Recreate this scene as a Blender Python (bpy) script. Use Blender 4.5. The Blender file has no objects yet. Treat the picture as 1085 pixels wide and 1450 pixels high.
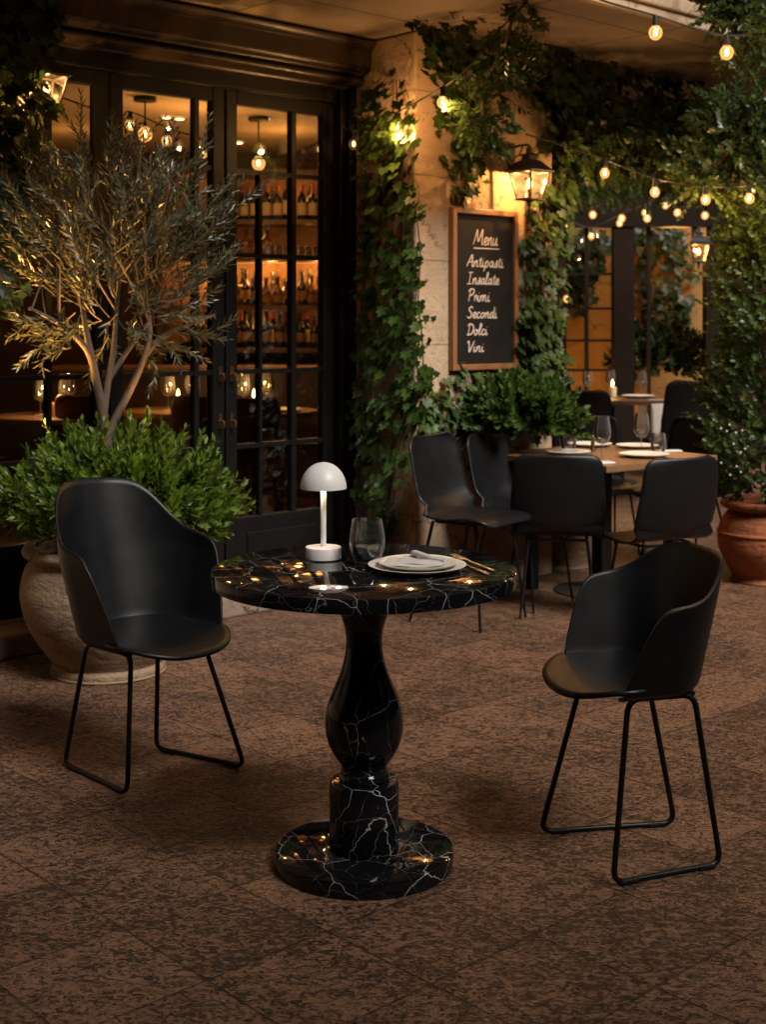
import bpy, math, random
import numpy as np
from mathutils import Vector, Matrix, Euler
random.seed(7)
rng = np.random.default_rng(11)
PI = math.pi
C = bpy.context.scene.collection
SC = bpy.context.scene

# ------------------------------------------------------------------ camera survey
F, H0, CX, HC = 1900.0, 455.0, 542.5, 1.378     # focal length in px, horizon row, centre column, eye height
def W(px, py, Y):
    return Vector(((px-CX)/F*Y, Y, HC-(py-H0)/F*Y))
def G(px, py, z=0.0):
    Y = F*(HC-z)/(py-H0)
    return Vector(((px-CX)/F*Y, Y, z))
# facade frame: x along the shopfront, y into the building
FO = Vector((-0.836, 6.376, 0)); FA = math.radians(43)
FU = Vector((math.cos(FA), math.sin(FA), 0)); FN = Vector((math.sin(FA), -math.cos(FA), 0))
def fac(t, w, z):                                # t along, w outward
    return FO + FU*t + FN*w + Vector((0, 0, z))
def fpx(px, w):                                  # t of the facade point under a column
    k = (px-CX)/F
    x0, y0 = FO.x+FN.x*w, FO.y+FN.y*w
    return (k*y0-x0)/(FU.x-k*FU.y)
def fz(py, t, w):
    return HC-(py-H0)/F*(fac(t, w, 0).y)

# ------------------------------------------------------------------ materials
class NT:
    def __init__(s, name):
        s.m = bpy.data.materials.new(name); s.m.use_nodes = True
        s.t = s.m.node_tree; s.n = s.t.nodes; s.n.clear()
        s.out = s.n.new('ShaderNodeOutputMaterial')
    def new(s, typ, **kw):
        n = s.n.new('ShaderNode'+typ)
        for k, v in kw.items():
            if hasattr(n, k) and not k[0].isupper(): setattr(n, k, v)
            else: s.put(n, k.replace('_', ' '), v)
        return n
    def put(s, n, key, v):
        i = n.inputs[key]
        if isinstance(v, bpy.types.NodeSocket): s.t.links.new(v, i)
        elif isinstance(v, (tuple, list)) and len(v) == 3 and i.type == 'RGBA': i.default_value = (*v, 1)
        else: i.default_value = v
    def link(s, a, b): s.t.links.new(a, b)
    def coord(s, kind='Object', scale=(1, 1, 1), rot=(0, 0, 0)):
        c = s.n.new('ShaderNodeTexCoord'); mp = s.n.new('ShaderNodeMapping')
        mp.inputs['Scale'].default_value = scale; mp.inputs['Rotation'].default_value = rot
        s.link(c.outputs[kind], mp.inputs['Vector']); return mp.outputs[0]
    def noise(s, vec, scale, detail=4, rough=.55, dist=0):
        n = s.new('TexNoise', Scale=scale, Detail=detail, Roughness=rough, Distortion=dist); s.link(vec, n.inputs['Vector']); return n
    def ramp(s, fac, stops):
        r = s.n.new('ShaderNodeValToRGB'); e = r.color_ramp.elements
        while len(e) < len(stops): e.new(.5)
        for el, (p, c) in zip(e, stops):
            el.position = p; el.color = (*c, 1) if len(c) == 3 else c
        s.link(fac, r.inputs[0]); return r.outputs[0]
    def mix(s, fac, a, b, blend='MIX'):
        n = s.n.new('ShaderNodeMix'); n.data_type = 'RGBA'; n.blend_type = blend
        for i, v in ((0, fac), (6, a), (7, b)):
            k = n.inputs[i]
            if isinstance(v, bpy.types.NodeSocket): s.link(v, k)
            elif isinstance(v, (tuple, list)): k.default_value = (*v, 1)
            else: k.default_value = v
        return n.outputs[2]
    def math(s, op, a, b=None, c=None, clamp=False):
        n = s.n.new('ShaderNodeMath'); n.operation = op; n.use_clamp = clamp
        for i, v in enumerate((a, b, c)):
            if v is None: continue
            if isinstance(v, bpy.types.NodeSocket): s.link(v, n.inputs[i])
            else: n.inputs[i].default_value = v
        return n.outputs[0]
    def bsdf(s, **kw):
        b = s.n.new('ShaderNodeBsdfPrincipled')
        for k, v in kw.items(): s.put(b, k.replace('_', ' '), v)
        return b
    def bump(s, h, strength, dist=.01):
        b = s.new('Bump', Strength=strength, Distance=dist); s.link(h, b.inputs['Height']); return b.outputs[0]
    def fin(s, sh):
        s.link(sh if isinstance(sh, bpy.types.NodeSocket) else sh.outputs[0], s.out.inputs[0]); return s.m

def m_basic(name, c, rough=.5, metal=0, var=.25, scale=12, bump=.15, bscale=60, spec=.5, coat=0):
    t = NT(name); v = t.coord()
    n = t.noise(v, scale, 5)
    col = t.mix(n.outputs[0], tuple(x*(1-var) for x in c), tuple(x*(1+var) for x in c))
    n2 = t.noise(v, bscale, 4)
    r = t.math('MULTIPLY_ADD', n.outputs[0], .2, rough-.1, clamp=True)
    return t.fin(t.bsdf(Base_Color=col, Roughness=r, Metallic=metal, Specular_IOR_Level=spec, Coat_Weight=coat,
                        Normal=t.bump(n2.outputs[0], bump, .004)))
def m_emit(name, c, strength):
    t = NT(name); e = t.new('Emission', Strength=strength); e.inputs[0].default_value = (*c, 1); return t.fin(e)
def m_thin(name, tint=(1, 1, 1), rough=0.0, boost=1.0, base=0.0, pale_rim=0.0):
    t = NT(name)
    f = t.new('Fresnel', IOR=1.5)
    k = t.math('MULTIPLY_ADD', f.outputs[0], boost, base, clamp=True)
    tr = t.new('BsdfTransparent'); tr.inputs[0].default_value = (*tint, 1)
    gl = t.new('BsdfGlossy', Roughness=rough)
    mx = t.n.new('ShaderNodeMixShader'); t.link(k, mx.inputs[0]); t.link(tr.outputs[0], mx.inputs[1]); t.link(gl.outputs[0], mx.inputs[2])
    if pale_rim:                                         # pale diffuse edge painted in as the bright highlight on glass rims
        lw = t.new('LayerWeight', Blend=.35); df = t.n.new('ShaderNodeBsdfDiffuse'); df.inputs[0].default_value = (.85, .82, .78, 1)
        m2 = t.n.new('ShaderNodeMixShader'); t.link(t.math('MULTIPLY_ADD', t.math('POWER', lw.outputs['Facing'], 2.5), .45, pale_rim*.5), m2.inputs[0])
        t.link(mx.outputs[0], m2.inputs[1]); t.link(df.outputs[0], m2.inputs[2]); mx = m2
    return t.fin(mx)
def m_bulb():
    t = NT('warm_bulb_glass'); lw = t.new('LayerWeight', Blend=.45)
    tr = t.n.new('ShaderNodeBsdfTransparent'); gl = t.new('BsdfGlossy', Roughness=.02); em = t.new('Emission', Strength=1.1); em.inputs[0].default_value = (1, .42, .10, 1)
    f = t.new('Fresnel', IOR=1.5)
    m1 = t.n.new('ShaderNodeMixShader'); t.link(f.outputs[0], m1.inputs[0]); t.link(tr.outputs[0], m1.inputs[1]); t.link(gl.outputs[0], m1.inputs[2])
    m2 = t.n.new('ShaderNodeMixShader'); t.link(t.math('MULTIPLY_ADD', lw.outputs['Facing'], .25, .22), m2.inputs[0]); t.link(m1.outputs[0], m2.inputs[1]); t.link(em.outputs[0], m2.inputs[2])
    return t.fin(m2)
def m_leaf(name, c1, c2, rough=.42, trans=.3, spec=.5):
    t = NT(name)
    g = t.n.new('ShaderNodeNewGeometry')
    col = t.mix(g.outputs['Random Per Island'], c1, c2)
    v = t.coord(); n = t.noise(v, 9, 3)
    col = t.mix(t.math('MULTIPLY', n.outputs[0], .5), col, tuple(x*.6 for x in c1))
    b = t.bsdf(Base_Color=col, Roughness=rough, Specular_IOR_Level=spec)
    tl = t.n.new('ShaderNodeBsdfTranslucent'); t.link(col, tl.inputs[0])
    mx = t.n.new('ShaderNodeMixShader'); mx.inputs[0].default_value = trans
    t.link(b.outputs[0], mx.inputs[1]); t.link(tl.outputs[0], mx.inputs[2])
    return t.fin(mx)

def m_floor():
    t = NT('worn_stone_paving'); v = t.coord()
    warp = t.noise(v, 2.2, 3)
    vv = t.n.new('ShaderNodeVectorMath'); vv.operation = 'MULTIPLY_ADD'
    t.link(warp.outputs['Color'], vv.inputs[0]); vv.inputs[1].default_value = (.012, .012, 0); t.link(v, vv.inputs[2])
    br = t.n.new('ShaderNodeTexBrick'); br.offset = 0; br.offset_frequency = 1; br.squash = 1
    for k, x in (('Scale', 1.0), ('Mortar Size', .0034), ('Mortar Smooth', .6), ('Brick Width', .33), ('Row Height', .33), ('Bias', 0)): br.inputs[k].default_value = x
    br.inputs['Color1'].default_value = (.2, .2, .2, 1); br.inputs['Color2'].default_value = (.85, .85, .85, 1); br.inputs['Mortar'].default_value = (.5, .5, .5, 1)
    t.link(vv.outputs[0], br.inputs['Vector'])
    mort = br.outputs['Fac']; per = br.outputs['Color']
    ge = t.n.new('ShaderNodeNewGeometry'); mp = t.n.new('ShaderNodeMapping'); mp.inputs['Scale'].default_value = (.72, 1.15, 1)
    t.link(ge.outputs['Position'], mp.inputs['Vector']); v2 = mp.outputs[0]
    n1 = t.noise(v2, 56, 6, .64, 1.4)      # flaky patches
    n2 = t.noise(v2, 5.0, 6, .65, .5)      # large blotches
    n3 = t.noise(v2, 150, 3, .6)
    # patch threshold moves with the blotch noise, so some slabs are darker than others
    s = t.math('ADD', n1.outputs[0], t.math('MULTIPLY_ADD', n2.outputs[0], .30, -.15))
    s = t.math('ADD', s, t.math('MULTIPLY_ADD', n3.outputs[0], .16, -.08))
    s = t.math('ADD', s, t.math('MULTIPLY_ADD', t.math('MULTIPLY', per, 1.0), .075, -.037))
    pat = t.ramp(s, [(.425, (0, 0, 0)), (.455, (.2, .2, .2)), (.485, (.85, .85, .85)), (.56, (1, 1, 1))])
    dark = t.mix(n3.outputs[0], (.022, .0142, .0105), (.062, .038, .027))
    lite = t.mix(per, (.235, .122, .070), (.325, .170, .101))
    lite = t.mix(t.ramp(n3.outputs[0], [(.55, (0, 0, 0)), (.68, (.7, .7, .7))]), lite, (.38, .235, .15))
    col = t.mix(pat, dark, lite)
    n4 = t.noise(v2, 120, 3, .6, 1.5)
    pits = t.ramp(n4.outputs[0], [(.56, (1, 1, 1)), (.61, (.42, .38, .36))])
    col = t.mix(1.0, col, pits, 'MULTIPLY')
    col = t.mix(t.math('MULTIPLY', mort, .55), col, (.022, .014, .010))
    n5 = t.noise(v2, 46, 2, .5, 1.4)                # short worm-like scars
    worm = t.ramp(t.math('ABSOLUTE', t.math('SUBTRACT', n5.outputs[0], .5)), [(.0, (.30, .27, .25)), (.014, (.45, .42, .40)), (.028, (1, 1, 1))])
    col = t.mix(t.ramp(n2.outputs[0], [(.38, (.25, .25, .25)), (.55, (.95, .95, .95))]), col, t.mix(1.0, col, worm, 'MULTIPLY'))
    h = t.math('SUBTRACT', t.math('ADD', t.math('MULTIPLY', pat, .6), t.math('MULTIPLY', n4.outputs[0], .35)), t.math('MULTIPLY', mort, 1.6))
    r = t.math('MULTIPLY_ADD', pat, -.12, .40)
    return t.fin(t.bsdf(Base_Color=col, Roughness=r, Specular_IOR_Level=.5, Normal=t.bump(h, .9, .012)))

def m_marble():
    t = NT('black_veined_marble'); v = t.coord(scale=(1, 1, 1), rot=(.35, .2, .6))
    def warp(sc, amt, vec):
        n = t.noise(vec, sc, 5, .6)
        a = t.n.new('ShaderNodeVectorMath'); a.operation = 'MULTIPLY_ADD'
        t.link(n.outputs['Color'], a.inputs[0]); a.inputs[1].default_value = (amt,)*3; t.link(vec, a.inputs[2]); return a.outputs[0]
    w1 = warp(3.0, .15, v); w1 = warp(18, .010, w1)
    def vein(vec, sc, th):
        vo = t.new('TexVoronoi', feature='DISTANCE_TO_EDGE', Scale=sc); t.link(vec, vo.inputs['Vector'])
        return t.ramp(vo.outputs['Distance'], [(0, (1, 1, 1)), (th*.4, (.55, .55, .55)), (th, (0, 0, 0))])
    a = vein(w1, 5.6, .0046); b = vein(w1, 12, .0048)
    ma = t.ramp(t.noise(v, 5.5, 3).outputs[0], [(.26, (.12, .12, .12)), (.52, (1, 1, 1))])
    mb = t.ramp(t.noise(v, 8.5, 3).outputs[0], [(.36, (.05, .05, .05)), (.62, (.55, .55, .55))])
    k = t.mix(1, t.mix(1, a, ma, 'MULTIPLY'), t.mix(1, b, mb, 'MULTIPLY'), 'ADD')
    spk = t.ramp(t.noise(v, 130, 2).outputs[0], [(.70, (0, 0, 0)), (.76, (.10, .10, .11))])
    k = t.mix(1, k, spk, 'ADD')
    n6 = t.noise(v, 4, 4)
    col = t.mix(k, t.mix(n6.outputs[0], (.0025, .0025, .003), (.009, .009, .011)), t.mix(t.noise(v, 14, 3).outputs[0], (.34, .34, .35), (.82, .80, .78)))
    return t.fin(t.bsdf(Base_Color=col, Roughness=.045, Specular_IOR_Level=.30))

def m_stone(name, c, joints=True, bw=.62, rh=.42):
    t = NT(name); v = t.coord()
    n1 = t.noise(v, 3.5, 6, .6, .4); n2 = t.noise(v, 26, 6, .65); n3 = t.noise(v, 1.2, 3)
    col = t.mix(n1.outputs[0], tuple(x*.62 for x in c), tuple(x*1.2 for x in c))
    col = t.mix(t.ramp(n2.outputs[0], [(.30, (.75, .75, .75)), (.42, (0, 0, 0))]), col, tuple(x*.28 for x in c))
    mu = t.n.new('ShaderNodeTexVoronoi'); mu.feature = 'DISTANCE_TO_EDGE'; mu.inputs['Scale'].default_value = 2.4
    a = t.n.new('ShaderNodeVectorMath'); a.operation = 'MULTIPLY_ADD'
    t.link(t.noise(v, 6, 5, .65).outputs['Color'], a.inputs[0]); a.inputs[1].default_value = (.35,)*3; t.link(v, a.inputs[2]); t.link(a.outputs[0], mu.inputs['Vector'])
    crack = t.ramp(mu.outputs['Distance'], [(0, (.9, .9, .9)), (.012, (0, 0, 0))])
    crack = t.mix(1, crack, t.ramp(n3.outputs[0], [(.45, (0, 0, 0)), (.6, (1, 1, 1))]), 'MULTIPLY')
    col = t.mix(crack, col, tuple(x*.3 for x in c))
    h = t.math('ADD', n1.outputs[0], t.math('MULTIPLY', n2.outputs[0], .5))
    if joints:
        sp = t.n.new('ShaderNodeSeparateXYZ'); t.link(v, sp.inputs[0]); cb = t.n.new('ShaderNodeCombineXYZ')
        t.link(t.math('ADD', sp.outputs[0], sp.outputs[1]), cb.inputs[0]); t.link(sp.outputs[2], cb.inputs[1])
        br = t.n.new('ShaderNodeTexBrick')
        for k, x in (('Scale', 1.0), ('Mortar Size', .004), ('Mortar Smooth', .3), ('Brick Width', bw), ('Row Height', rh)): br.inputs[k].default_value = x
        t.link(cb.outputs[0], br.inputs['Vector'])
        col = t.mix(t.math('MULTIPLY', br.outputs['Fac'], .4), col, tuple(x*.3 for x in c))
        h = t.math('SUBTRACT', h, t.math('MULTIPLY', br.outputs['Fac'], .8))
    h = t.math('SUBTRACT', h, crack)
    return t.fin(t.bsdf(Base_Color=col, Roughness=.85, Specular_IOR_Level=.25, Normal=t.bump(h, .9, .018)))

def m_pot(name, c, groove=22):
    t = NT(name); v = t.coord()
    vs = t.coord(scale=(5, 5, groove))
    n1 = t.noise(vs, 1.0, 6, .6, .5); n2 = t.noise(v, 24, 6, .65, .5); n3 = t.noise(v, 4, 4)
    col = t.mix(n3.outputs[0], tuple(x*.65 for x in c), tuple(x*1.25 for x in c))
    col = t.mix(t.ramp(n1.outputs[0], [(.36, (.7, .7, .7)), (.46, (0, 0, 0))]), col, tuple(x*.4 for x in c))
    col = t.mix(t.ramp(n2.outputs[0], [(.34, (.6, .6, .6)), (.42, (0, 0, 0))]), col, tuple(x*.4 for x in c))
    h = t.math('ADD', t.math('MULTIPLY', n1.outputs[0], .8), t.math('MULTIPLY', n2.outputs[0], .8))
    return t.fin(t.bsdf(Base_Color=col, Roughness=.8, Specular_IOR_Level=.3, Normal=t.bump(h, .75, .025)))
def m_wood(name, c, scale=(2, 30, 30), rough=.45):
    t = NT(name); v = t.coord(scale=scale)
    n = t.noise(v, 1.4, 6, .6, .8)
    col = t.mix(n.outputs[0], tuple(x*.5 for x in c), tuple(x*1.4 for x in c))
    return t.fin(t.bsdf(Base_Color=col, Roughness=rough, Normal=t.bump(n.outputs[0], .15, .004)))
def m_soffit():
    t = NT('plaster_soffit'); v = t.coord()
    br = t.n.new('ShaderNodeTexBrick'); br.offset = 0
    for k, x in (('Scale', 1.0), ('Mortar Size', .008), ('Mortar Smooth', .2), ('Brick Width', .9), ('Row Height', .62)): br.inputs[k].default_value = x
    t.link(v, br.inputs['Vector'])
    n1 = t.noise(v, 2.2, 6, .65); n2 = t.noise(v, 22, 5)
    c = (.24, .18, .13)
    col = t.mix(n1.outputs[0], tuple(x*.5 for x in c), tuple(x*1.25 for x in c))
    col = t.mix(t.math('MULTIPLY', br.outputs['Fac'], .85), col, (.05, .035, .025))
    h = t.math('SUBTRACT', n2.outputs[0], t.math('MULTIPLY', br.outputs['Fac'], 2))
    return t.fin(t.bsdf(Base_Color=col, Roughness=.85, Normal=t.bump(h, .4, .008)))
def m_bark():
    t = NT('olive_bark'); v = t.coord(scale=(30, 30, 8)); n = t.noise(v, 1.2, 6, .65, .6)
    col = t.mix(n.outputs[0], (.04, .027, .017), (.14, .095, .058))
    return t.fin(t.bsdf(Base_Color=col, Roughness=.85, Normal=t.bump(n.outputs[0], .8, .012)))
def m_glass(name, ior):
    t = NT(name); g = t.new('BsdfGlass', Roughness=0.0, IOR=ior); return t.fin(g)

WARM = (1.0, .50, .17); AMBER = (1.0, .42, .10)
M = {}
def mats():
    M['floor'] = m_floor(); M['marble'] = m_marble()
    M['stone'] = m_stone('weathered_limestone', (.43, .31, .20)); M['step'] = m_stone('step_stone', (.22, .16, .12), False)
    M['ochre'] = m_stone('ochre_plaster', (.34, .19, .06), True, 1.2, .9)
    M['soffit'] = m_soffit()
    M['frame'] = m_basic('charcoal_paint', (.0062, .0058, .0056), .45, var=.2, bump=.08, spec=.15)
    M['cornice'] = m_basic('bronze_brown_paint', (.026, .016, .010), .34, var=.3, bump=.1)
    M['pane'] = m_thin('window_glass', (.93, .95, .93), 0.0, .75, 0.0)
    M['clear'] = m_thin('thin_clear_glass', (.97, .97, .97), .02, 1.4, .02, .045); M['bulbglass'] = m_bulb()
    M['smoke'] = m_thin('lantern_glass', (.95, .85, .70), .08, 1.0, .05)
    M['tumbler'] = m_thin('tumbler_glass', (.99, .99, .99), .01, 1.5, .015, .012); M['water'] = m_thin('water', (.93, .95, .96), .0, 1.6, .02, .03)
    M['brass'] = m_basic('aged_brass', (.22, .125, .05), .42, 1.0, var=.3)
    M['iron'] = m_basic('black_iron', (.012, .011, .010), .5, var=.3, bump=.3)
    M['plastic'] = m_basic('black_moulded_plastic', (.0044, .0047, .0055), .43, var=.12, bump=.12, bscale=420, spec=.34)
    M['tube'] = m_basic('black_powder_coat', (.004, .004, .004), .36, var=.1, bump=.08, bscale=300, spec=.3)
    M['lampwhite'] = m_basic('matt_white_metal', (.74, .71, .69), .42, var=.03, bump=.03)
    M['china'] = m_basic('ivory_stoneware', (.70, .66, .60), .32, var=.04, bump=.03)
    M['linen'] = m_basic('folded_linen', (.62, .57, .52), .85, var=.08, bump=.35, bscale=260)
    M['steel'] = m_basic('brushed_cutlery', (.74, .69, .63), .30, 1.0, var=.1)
    M['oak'] = m_wood('oiled_oak', (.20, .10, .045)); M['walnut'] = m_wood('dark_walnut', (.085, .040, .018))
    M['frameoak'] = m_wood('picture_frame_oak', (.24, .105, .04), (14, 14, 3))
    M['chalk'] = m_basic('chalkboard', (.009, .0082, .0075), .75, var=.85, scale=4, bump=.05, spec=.2)
    M['chalkline'] = m_basic('chalk_lettering', (.62, .50, .40), .9, var=.25, scale=60)
    M['potstone'] = m_pot('textured_stoneware', (.29, .20, .125)); M['terracotta'] = m_pot('terracotta', (.36, .12, .05), 30)
    M['soil'] = m_basic('dark_soil', (.02, .014, .01), .9, var=.5, bump=.8)
    M['bark'] = m_bark(); M['twig'] = m_basic('twig_bark', (.085, .062, .038), .8)
    M['vinewood'] = m_basic('vine_stem', (.075, .05, .03), .85)
    M['olive'] = m_leaf('olive_leaf', (.034, .040, .019), (.118, .112, .062), .33, .18)
    M['shrub'] = m_leaf('fresh_shrub_leaf', (.055, .115, .008), (.160, .240, .020), .42, .35)
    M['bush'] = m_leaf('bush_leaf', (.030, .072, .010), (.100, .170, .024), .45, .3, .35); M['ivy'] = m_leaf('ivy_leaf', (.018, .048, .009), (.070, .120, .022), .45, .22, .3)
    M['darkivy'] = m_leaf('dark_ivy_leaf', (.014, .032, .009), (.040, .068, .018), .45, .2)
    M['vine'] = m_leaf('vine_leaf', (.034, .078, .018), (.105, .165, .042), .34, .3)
    M['petal'] = m_basic('pale_petal', (.7, .55, .52), .7)
    M['bulbcore'] = m_emit('bulb_filament_glow', (1.0, .60, .24), 4); M['bulbdim'] = m_emit('dim_bulb_filament', (1.0, .5, .16), 3)
    M['flame'] = m_emit('candle_flame', (1.0, .62, .2), 8); M['downlight'] = m_emit('downlight_glow', (1.0, .62, .28), 5)
    M['wax'] = m_basic('candle_wax', (.72, .52, .30), .6, var=.1)
    M['led'] = m_emit('shelf_strip_glow', (1.0, .50, .15), 1.2); M['lampglow'] = m_emit('lamp_diffuser', (1.0, .86, .70), .8)
    M['bottle'] = m_basic('dark_bottle_glass', (.012, .012, .008), .10, var=.2, bump=.01, coat=.5)
    M['amber'] = m_basic('amber_spirit', (.16, .055, .012), .12, var=.2, bump=.01, coat=.5)
    M['paper'] = m_basic('cream_paper_label', (.62, .50, .34), .8, var=.12, scale=30)
    M['parchment'] = m_basic('brown_paper_label', (.22, .13, .06), .8, var=.3, scale=30); M['foil'] = m_basic('red_foil', (.22, .03, .02), .35, .5); M['foildark'] = m_basic('black_foil', (.02, .018, .016), .35, .5)
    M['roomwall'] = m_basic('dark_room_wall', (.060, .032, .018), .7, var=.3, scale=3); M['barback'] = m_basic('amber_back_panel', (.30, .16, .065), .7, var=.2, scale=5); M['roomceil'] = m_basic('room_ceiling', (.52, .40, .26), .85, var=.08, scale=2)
    M['roomfloor'] = m_wood('room_floorboards', (.10, .05, .025), (2, 12, 12))
    M['leather'] = m_basic('tan_leather', (.12, .05, .022), .5, var=.25)
    M['cable'] = m_basic('black_cable', (.010, .009, .008), .6)
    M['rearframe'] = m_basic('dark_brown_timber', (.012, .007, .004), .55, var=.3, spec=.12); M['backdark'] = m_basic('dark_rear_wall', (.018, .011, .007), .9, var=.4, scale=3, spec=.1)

# ------------------------------------------------------------------ mesh builder
class MB:
    def __init__(s): s.v = []; s.f = []
    def add(s, vs, fs):
        o = len(s.v); s.v.extend([tuple(x) for x in vs]); s.f.extend([tuple(i+o for i in f) for f in fs]); return s
    def box(s, c, sz, rz=0, taper=0):
        cx, cy, cz = c; a, b, h = sz[0]/2, sz[1]/2, sz[2]/2; cr, sr = math.cos(rz), math.sin(rz)
        vs = []
        for z in (-h, h):
            k = 1-taper if z > 0 else 1
            for x, y in ((-a, -b), (a, -b), (a, b), (-a, b)):
                x *= k; y *= k; vs.append((cx+x*cr-y*sr, cy+x*sr+y*cr, cz+z))
        return s.add(vs, [(0, 3, 2, 1), (4, 5, 6, 7), (0, 1, 5, 4), (1, 2, 6, 5), (2, 3, 7, 6), (3, 0, 4, 7)])
    def lathe(s, prof, c=(0, 0, 0), seg=48, cap=True):
        vs = []; fs = []; n = len(prof)
        for r, z in prof:
            for k in range(seg):
                a = 2*PI*k/seg; vs.append((c[0]+r*math.cos(a), c[1]+r*math.sin(a), c[2]+z))
        for i in range(n-1):
            for k in range(seg):
                k2 = (k+1) % seg; fs.append((i*seg+k, i*seg+k2, (i+1)*seg+k2, (i+1)*seg+k))
        if cap:
            if prof[0][0] > 1e-5: fs.append(tuple(range(seg-1, -1, -1)))
            if prof[-1][0] > 1e-5: fs.append(tuple((n-1)*seg+k for k in range(seg)))
        return s.add(vs, fs)
    def tube(s, pts, r, seg=10, closed=False):
        pts = [Vector(p) for p in pts]; n = len(pts)
        if n < 2: return s
        rs = r if isinstance(r, (list, tuple)) else [r]*n
        vs = []; fs = []; up = None
        for i, p in enumerate(pts):
            if closed: d = pts[(i+1) % n]-pts[i-1]
            else: d = pts[min(i+1, n-1)]-pts[max(i-1, 0)]
            d = d.normalized() if d.length > 1e-9 else Vector((0, 0, 1))
            if up is None: up = d.orthogonal().normalized()
            up = (up-d*up.dot(d)); up = up.normalized() if up.length > 1e-6 else d.orthogonal().normalized()
            b = d.cross(up)
            for k in range(seg):
                a = 2*PI*k/seg; vs.append(p+(up*math.cos(a)+b*math.sin(a))*rs[i])
        m = n if closed else n-1
        for i in range(m):
            j = (i+1) % n
            for k in range(seg):
                k2 = (k+1) % seg; fs.append((i*seg+k, i*seg+k2, j*seg+k2, j*seg+k))
        if not closed:
            fs.append(tuple(range(seg-1, -1, -1))); fs.append(tuple((n-1)*seg+k for k in range(seg)))
        return s.add(vs, fs)
    def grid(s, P, closed=False):
        R, Q = len(P), len(P[0]); vs = [p for row in P for p in row]; fs = []
        for i in range(R-1):
            for j in range(Q if closed else Q-1):
                j2 = (j+1) % Q; fs.append((i*Q+j, i*Q+j2, (i+1)*Q+j2, (i+1)*Q+j))
        return s.add(vs, fs)
    def extrude_t(s, prof, t0, t1):              # facade profile (w outward, z) swept along the shopfront
        n = len(prof); vs = [fac(t0, w, z) for w, z in prof]+[fac(t1, w, z) for w, z in prof]
        fs = [(i, (i+1) % n, n+(i+1) % n, n+i) for i in range(n)]+[tuple(range(n-1, -1, -1)), tuple(range(n, 2*n))]
        return s.add(vs, fs)
    def fbox(s, t0, t1, w0, w1, z0, z1):
        return s.extrude_t([(w0, z0), (w1, z0), (w1, z1), (w0, z1)], t0, t1)
    def leaves(s, pos, tip, nrm, size, tpl):
        tv, tf = tpl; pos = np.asarray(pos, float); tip = np.asarray(tip, float); nrm = np.asarray(nrm, float); size = np.asarray(size, float)
        if len(pos) == 0: return s
        y = tip/np.maximum(np.linalg.norm(tip, axis=1, keepdims=True), 1e-9)
        z = nrm-y*np.sum(nrm*y, 1, keepdims=True); ln = np.linalg.norm(z, axis=1, keepdims=True)
        z = np.where(ln < 1e-5, np.array([[.3, .2, .9]]), z); z = z/np.linalg.norm(z, axis=1, keepdims=True)
        x = np.cross(y, z); T = np.array(tv)
        V = pos[:, None, :]+size[:, None, None]*(T[None, :, 0:1]*x[:, None, :]+T[None, :, 1:2]*y[:, None, :]+T[None, :, 2:3]*z[:, None, :])
        o = len(s.v); k = len(tv); s.v.extend(map(tuple, V.reshape(-1, 3).tolist()))
        for i in range(len(pos)):
            b = o+i*k
            for f in tf: s.f.append(tuple(b+j for j in f))
        return s
    def build(s, name, mat, parent=None, smooth=True, world=False, bevel=0, solid=0, sub=0, autos=True):
        me = bpy.data.meshes.new(name)
        vs = s.v
        if world and parent is not None:
            inv = root_matrix(parent).inverted(); vs = [tuple(inv @ Vector(v)) for v in vs]
        me.from_pydata(vs, [], s.f); me.update()
        if smooth:
            me.polygons.foreach_set('use_smooth', [True]*len(me.polygons))
            if autos: me.set_sharp_from_angle(angle=math.radians(38))
        o = bpy.data.objects.new(name, me); C.objects.link(o)
        if mat is not None: me.materials.append(M[mat] if isinstance(mat, str) else mat)
        if parent is not None: o.parent = parent
        if solid:
            m = o.modifiers.new('thickness', 'SOLIDIFY'); m.thickness = solid; m.offset = 0
        if bevel:
            m = o.modifiers.new('edge', 'BEVEL'); m.width = bevel; m.segments = 2; m.limit_method = 'ANGLE'; m.angle_limit = math.radians(40)
        if sub:
            m = o.modifiers.new('smooth', 'SUBSURF'); m.levels = sub; m.render_levels = sub
        return o
def root_matrix(o):
    m = Matrix.LocRotScale(o.location, o.rotation_euler, o.scale)
    return root_matrix(o.parent) @ m if o.parent else m
def tag(o, label=None, cat=None, group=None, kind=None):
    if label: o['label'] = label
    if cat: o['category'] = cat
    if group: o['group'] = group
    if kind: o['kind'] = kind
    return o
def thing(name, label, cat, loc=(0, 0, 0), rz=0, group=None, scale=1):
    o = bpy.data.objects.new(name, None); C.objects.link(o); o.location = loc; o.rotation_euler = (0, 0, rz); o.scale = (scale,)*3
    o.empty_display_size = .1
    return tag(o, label, cat, group)
def copy_tree(o, parent=None):
    c = o.copy(); C.objects.link(c)
    if parent is not None: c.parent = parent
    for ch in list(o.children): copy_tree(ch, c)
    return c
def dup(o, loc, rz, label, group=None, scale=None):
    c = copy_tree(o); c.location = loc; c.rotation_euler = (0, 0, rz); c['label'] = label
    if group: c['group'] = group
    if scale is not None: c.scale = (scale,)*3 if not isinstance(scale, tuple) else scale
    return c
def lamp(loc, energy, color=WARM, r=.02, parent=None, name='bulb_light', spot=None):
    d = bpy.data.lights.new(name, 'SPOT' if spot else 'POINT'); d.energy = energy; d.color = color; d.shadow_soft_size = r
    o = bpy.data.objects.new(name, d); C.objects.link(o); o.location = loc
    if spot:
        d.spot_size = spot[1]; d.spot_blend = .8
        o.rotation_euler = (Vector(spot[0])-Vector(loc)).to_track_quat('-Z', 'Y').to_euler()
    if parent is not None:
        o.parent = parent; o.matrix_parent_inverse = root_matrix(parent).inverted()
    return o
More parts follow.
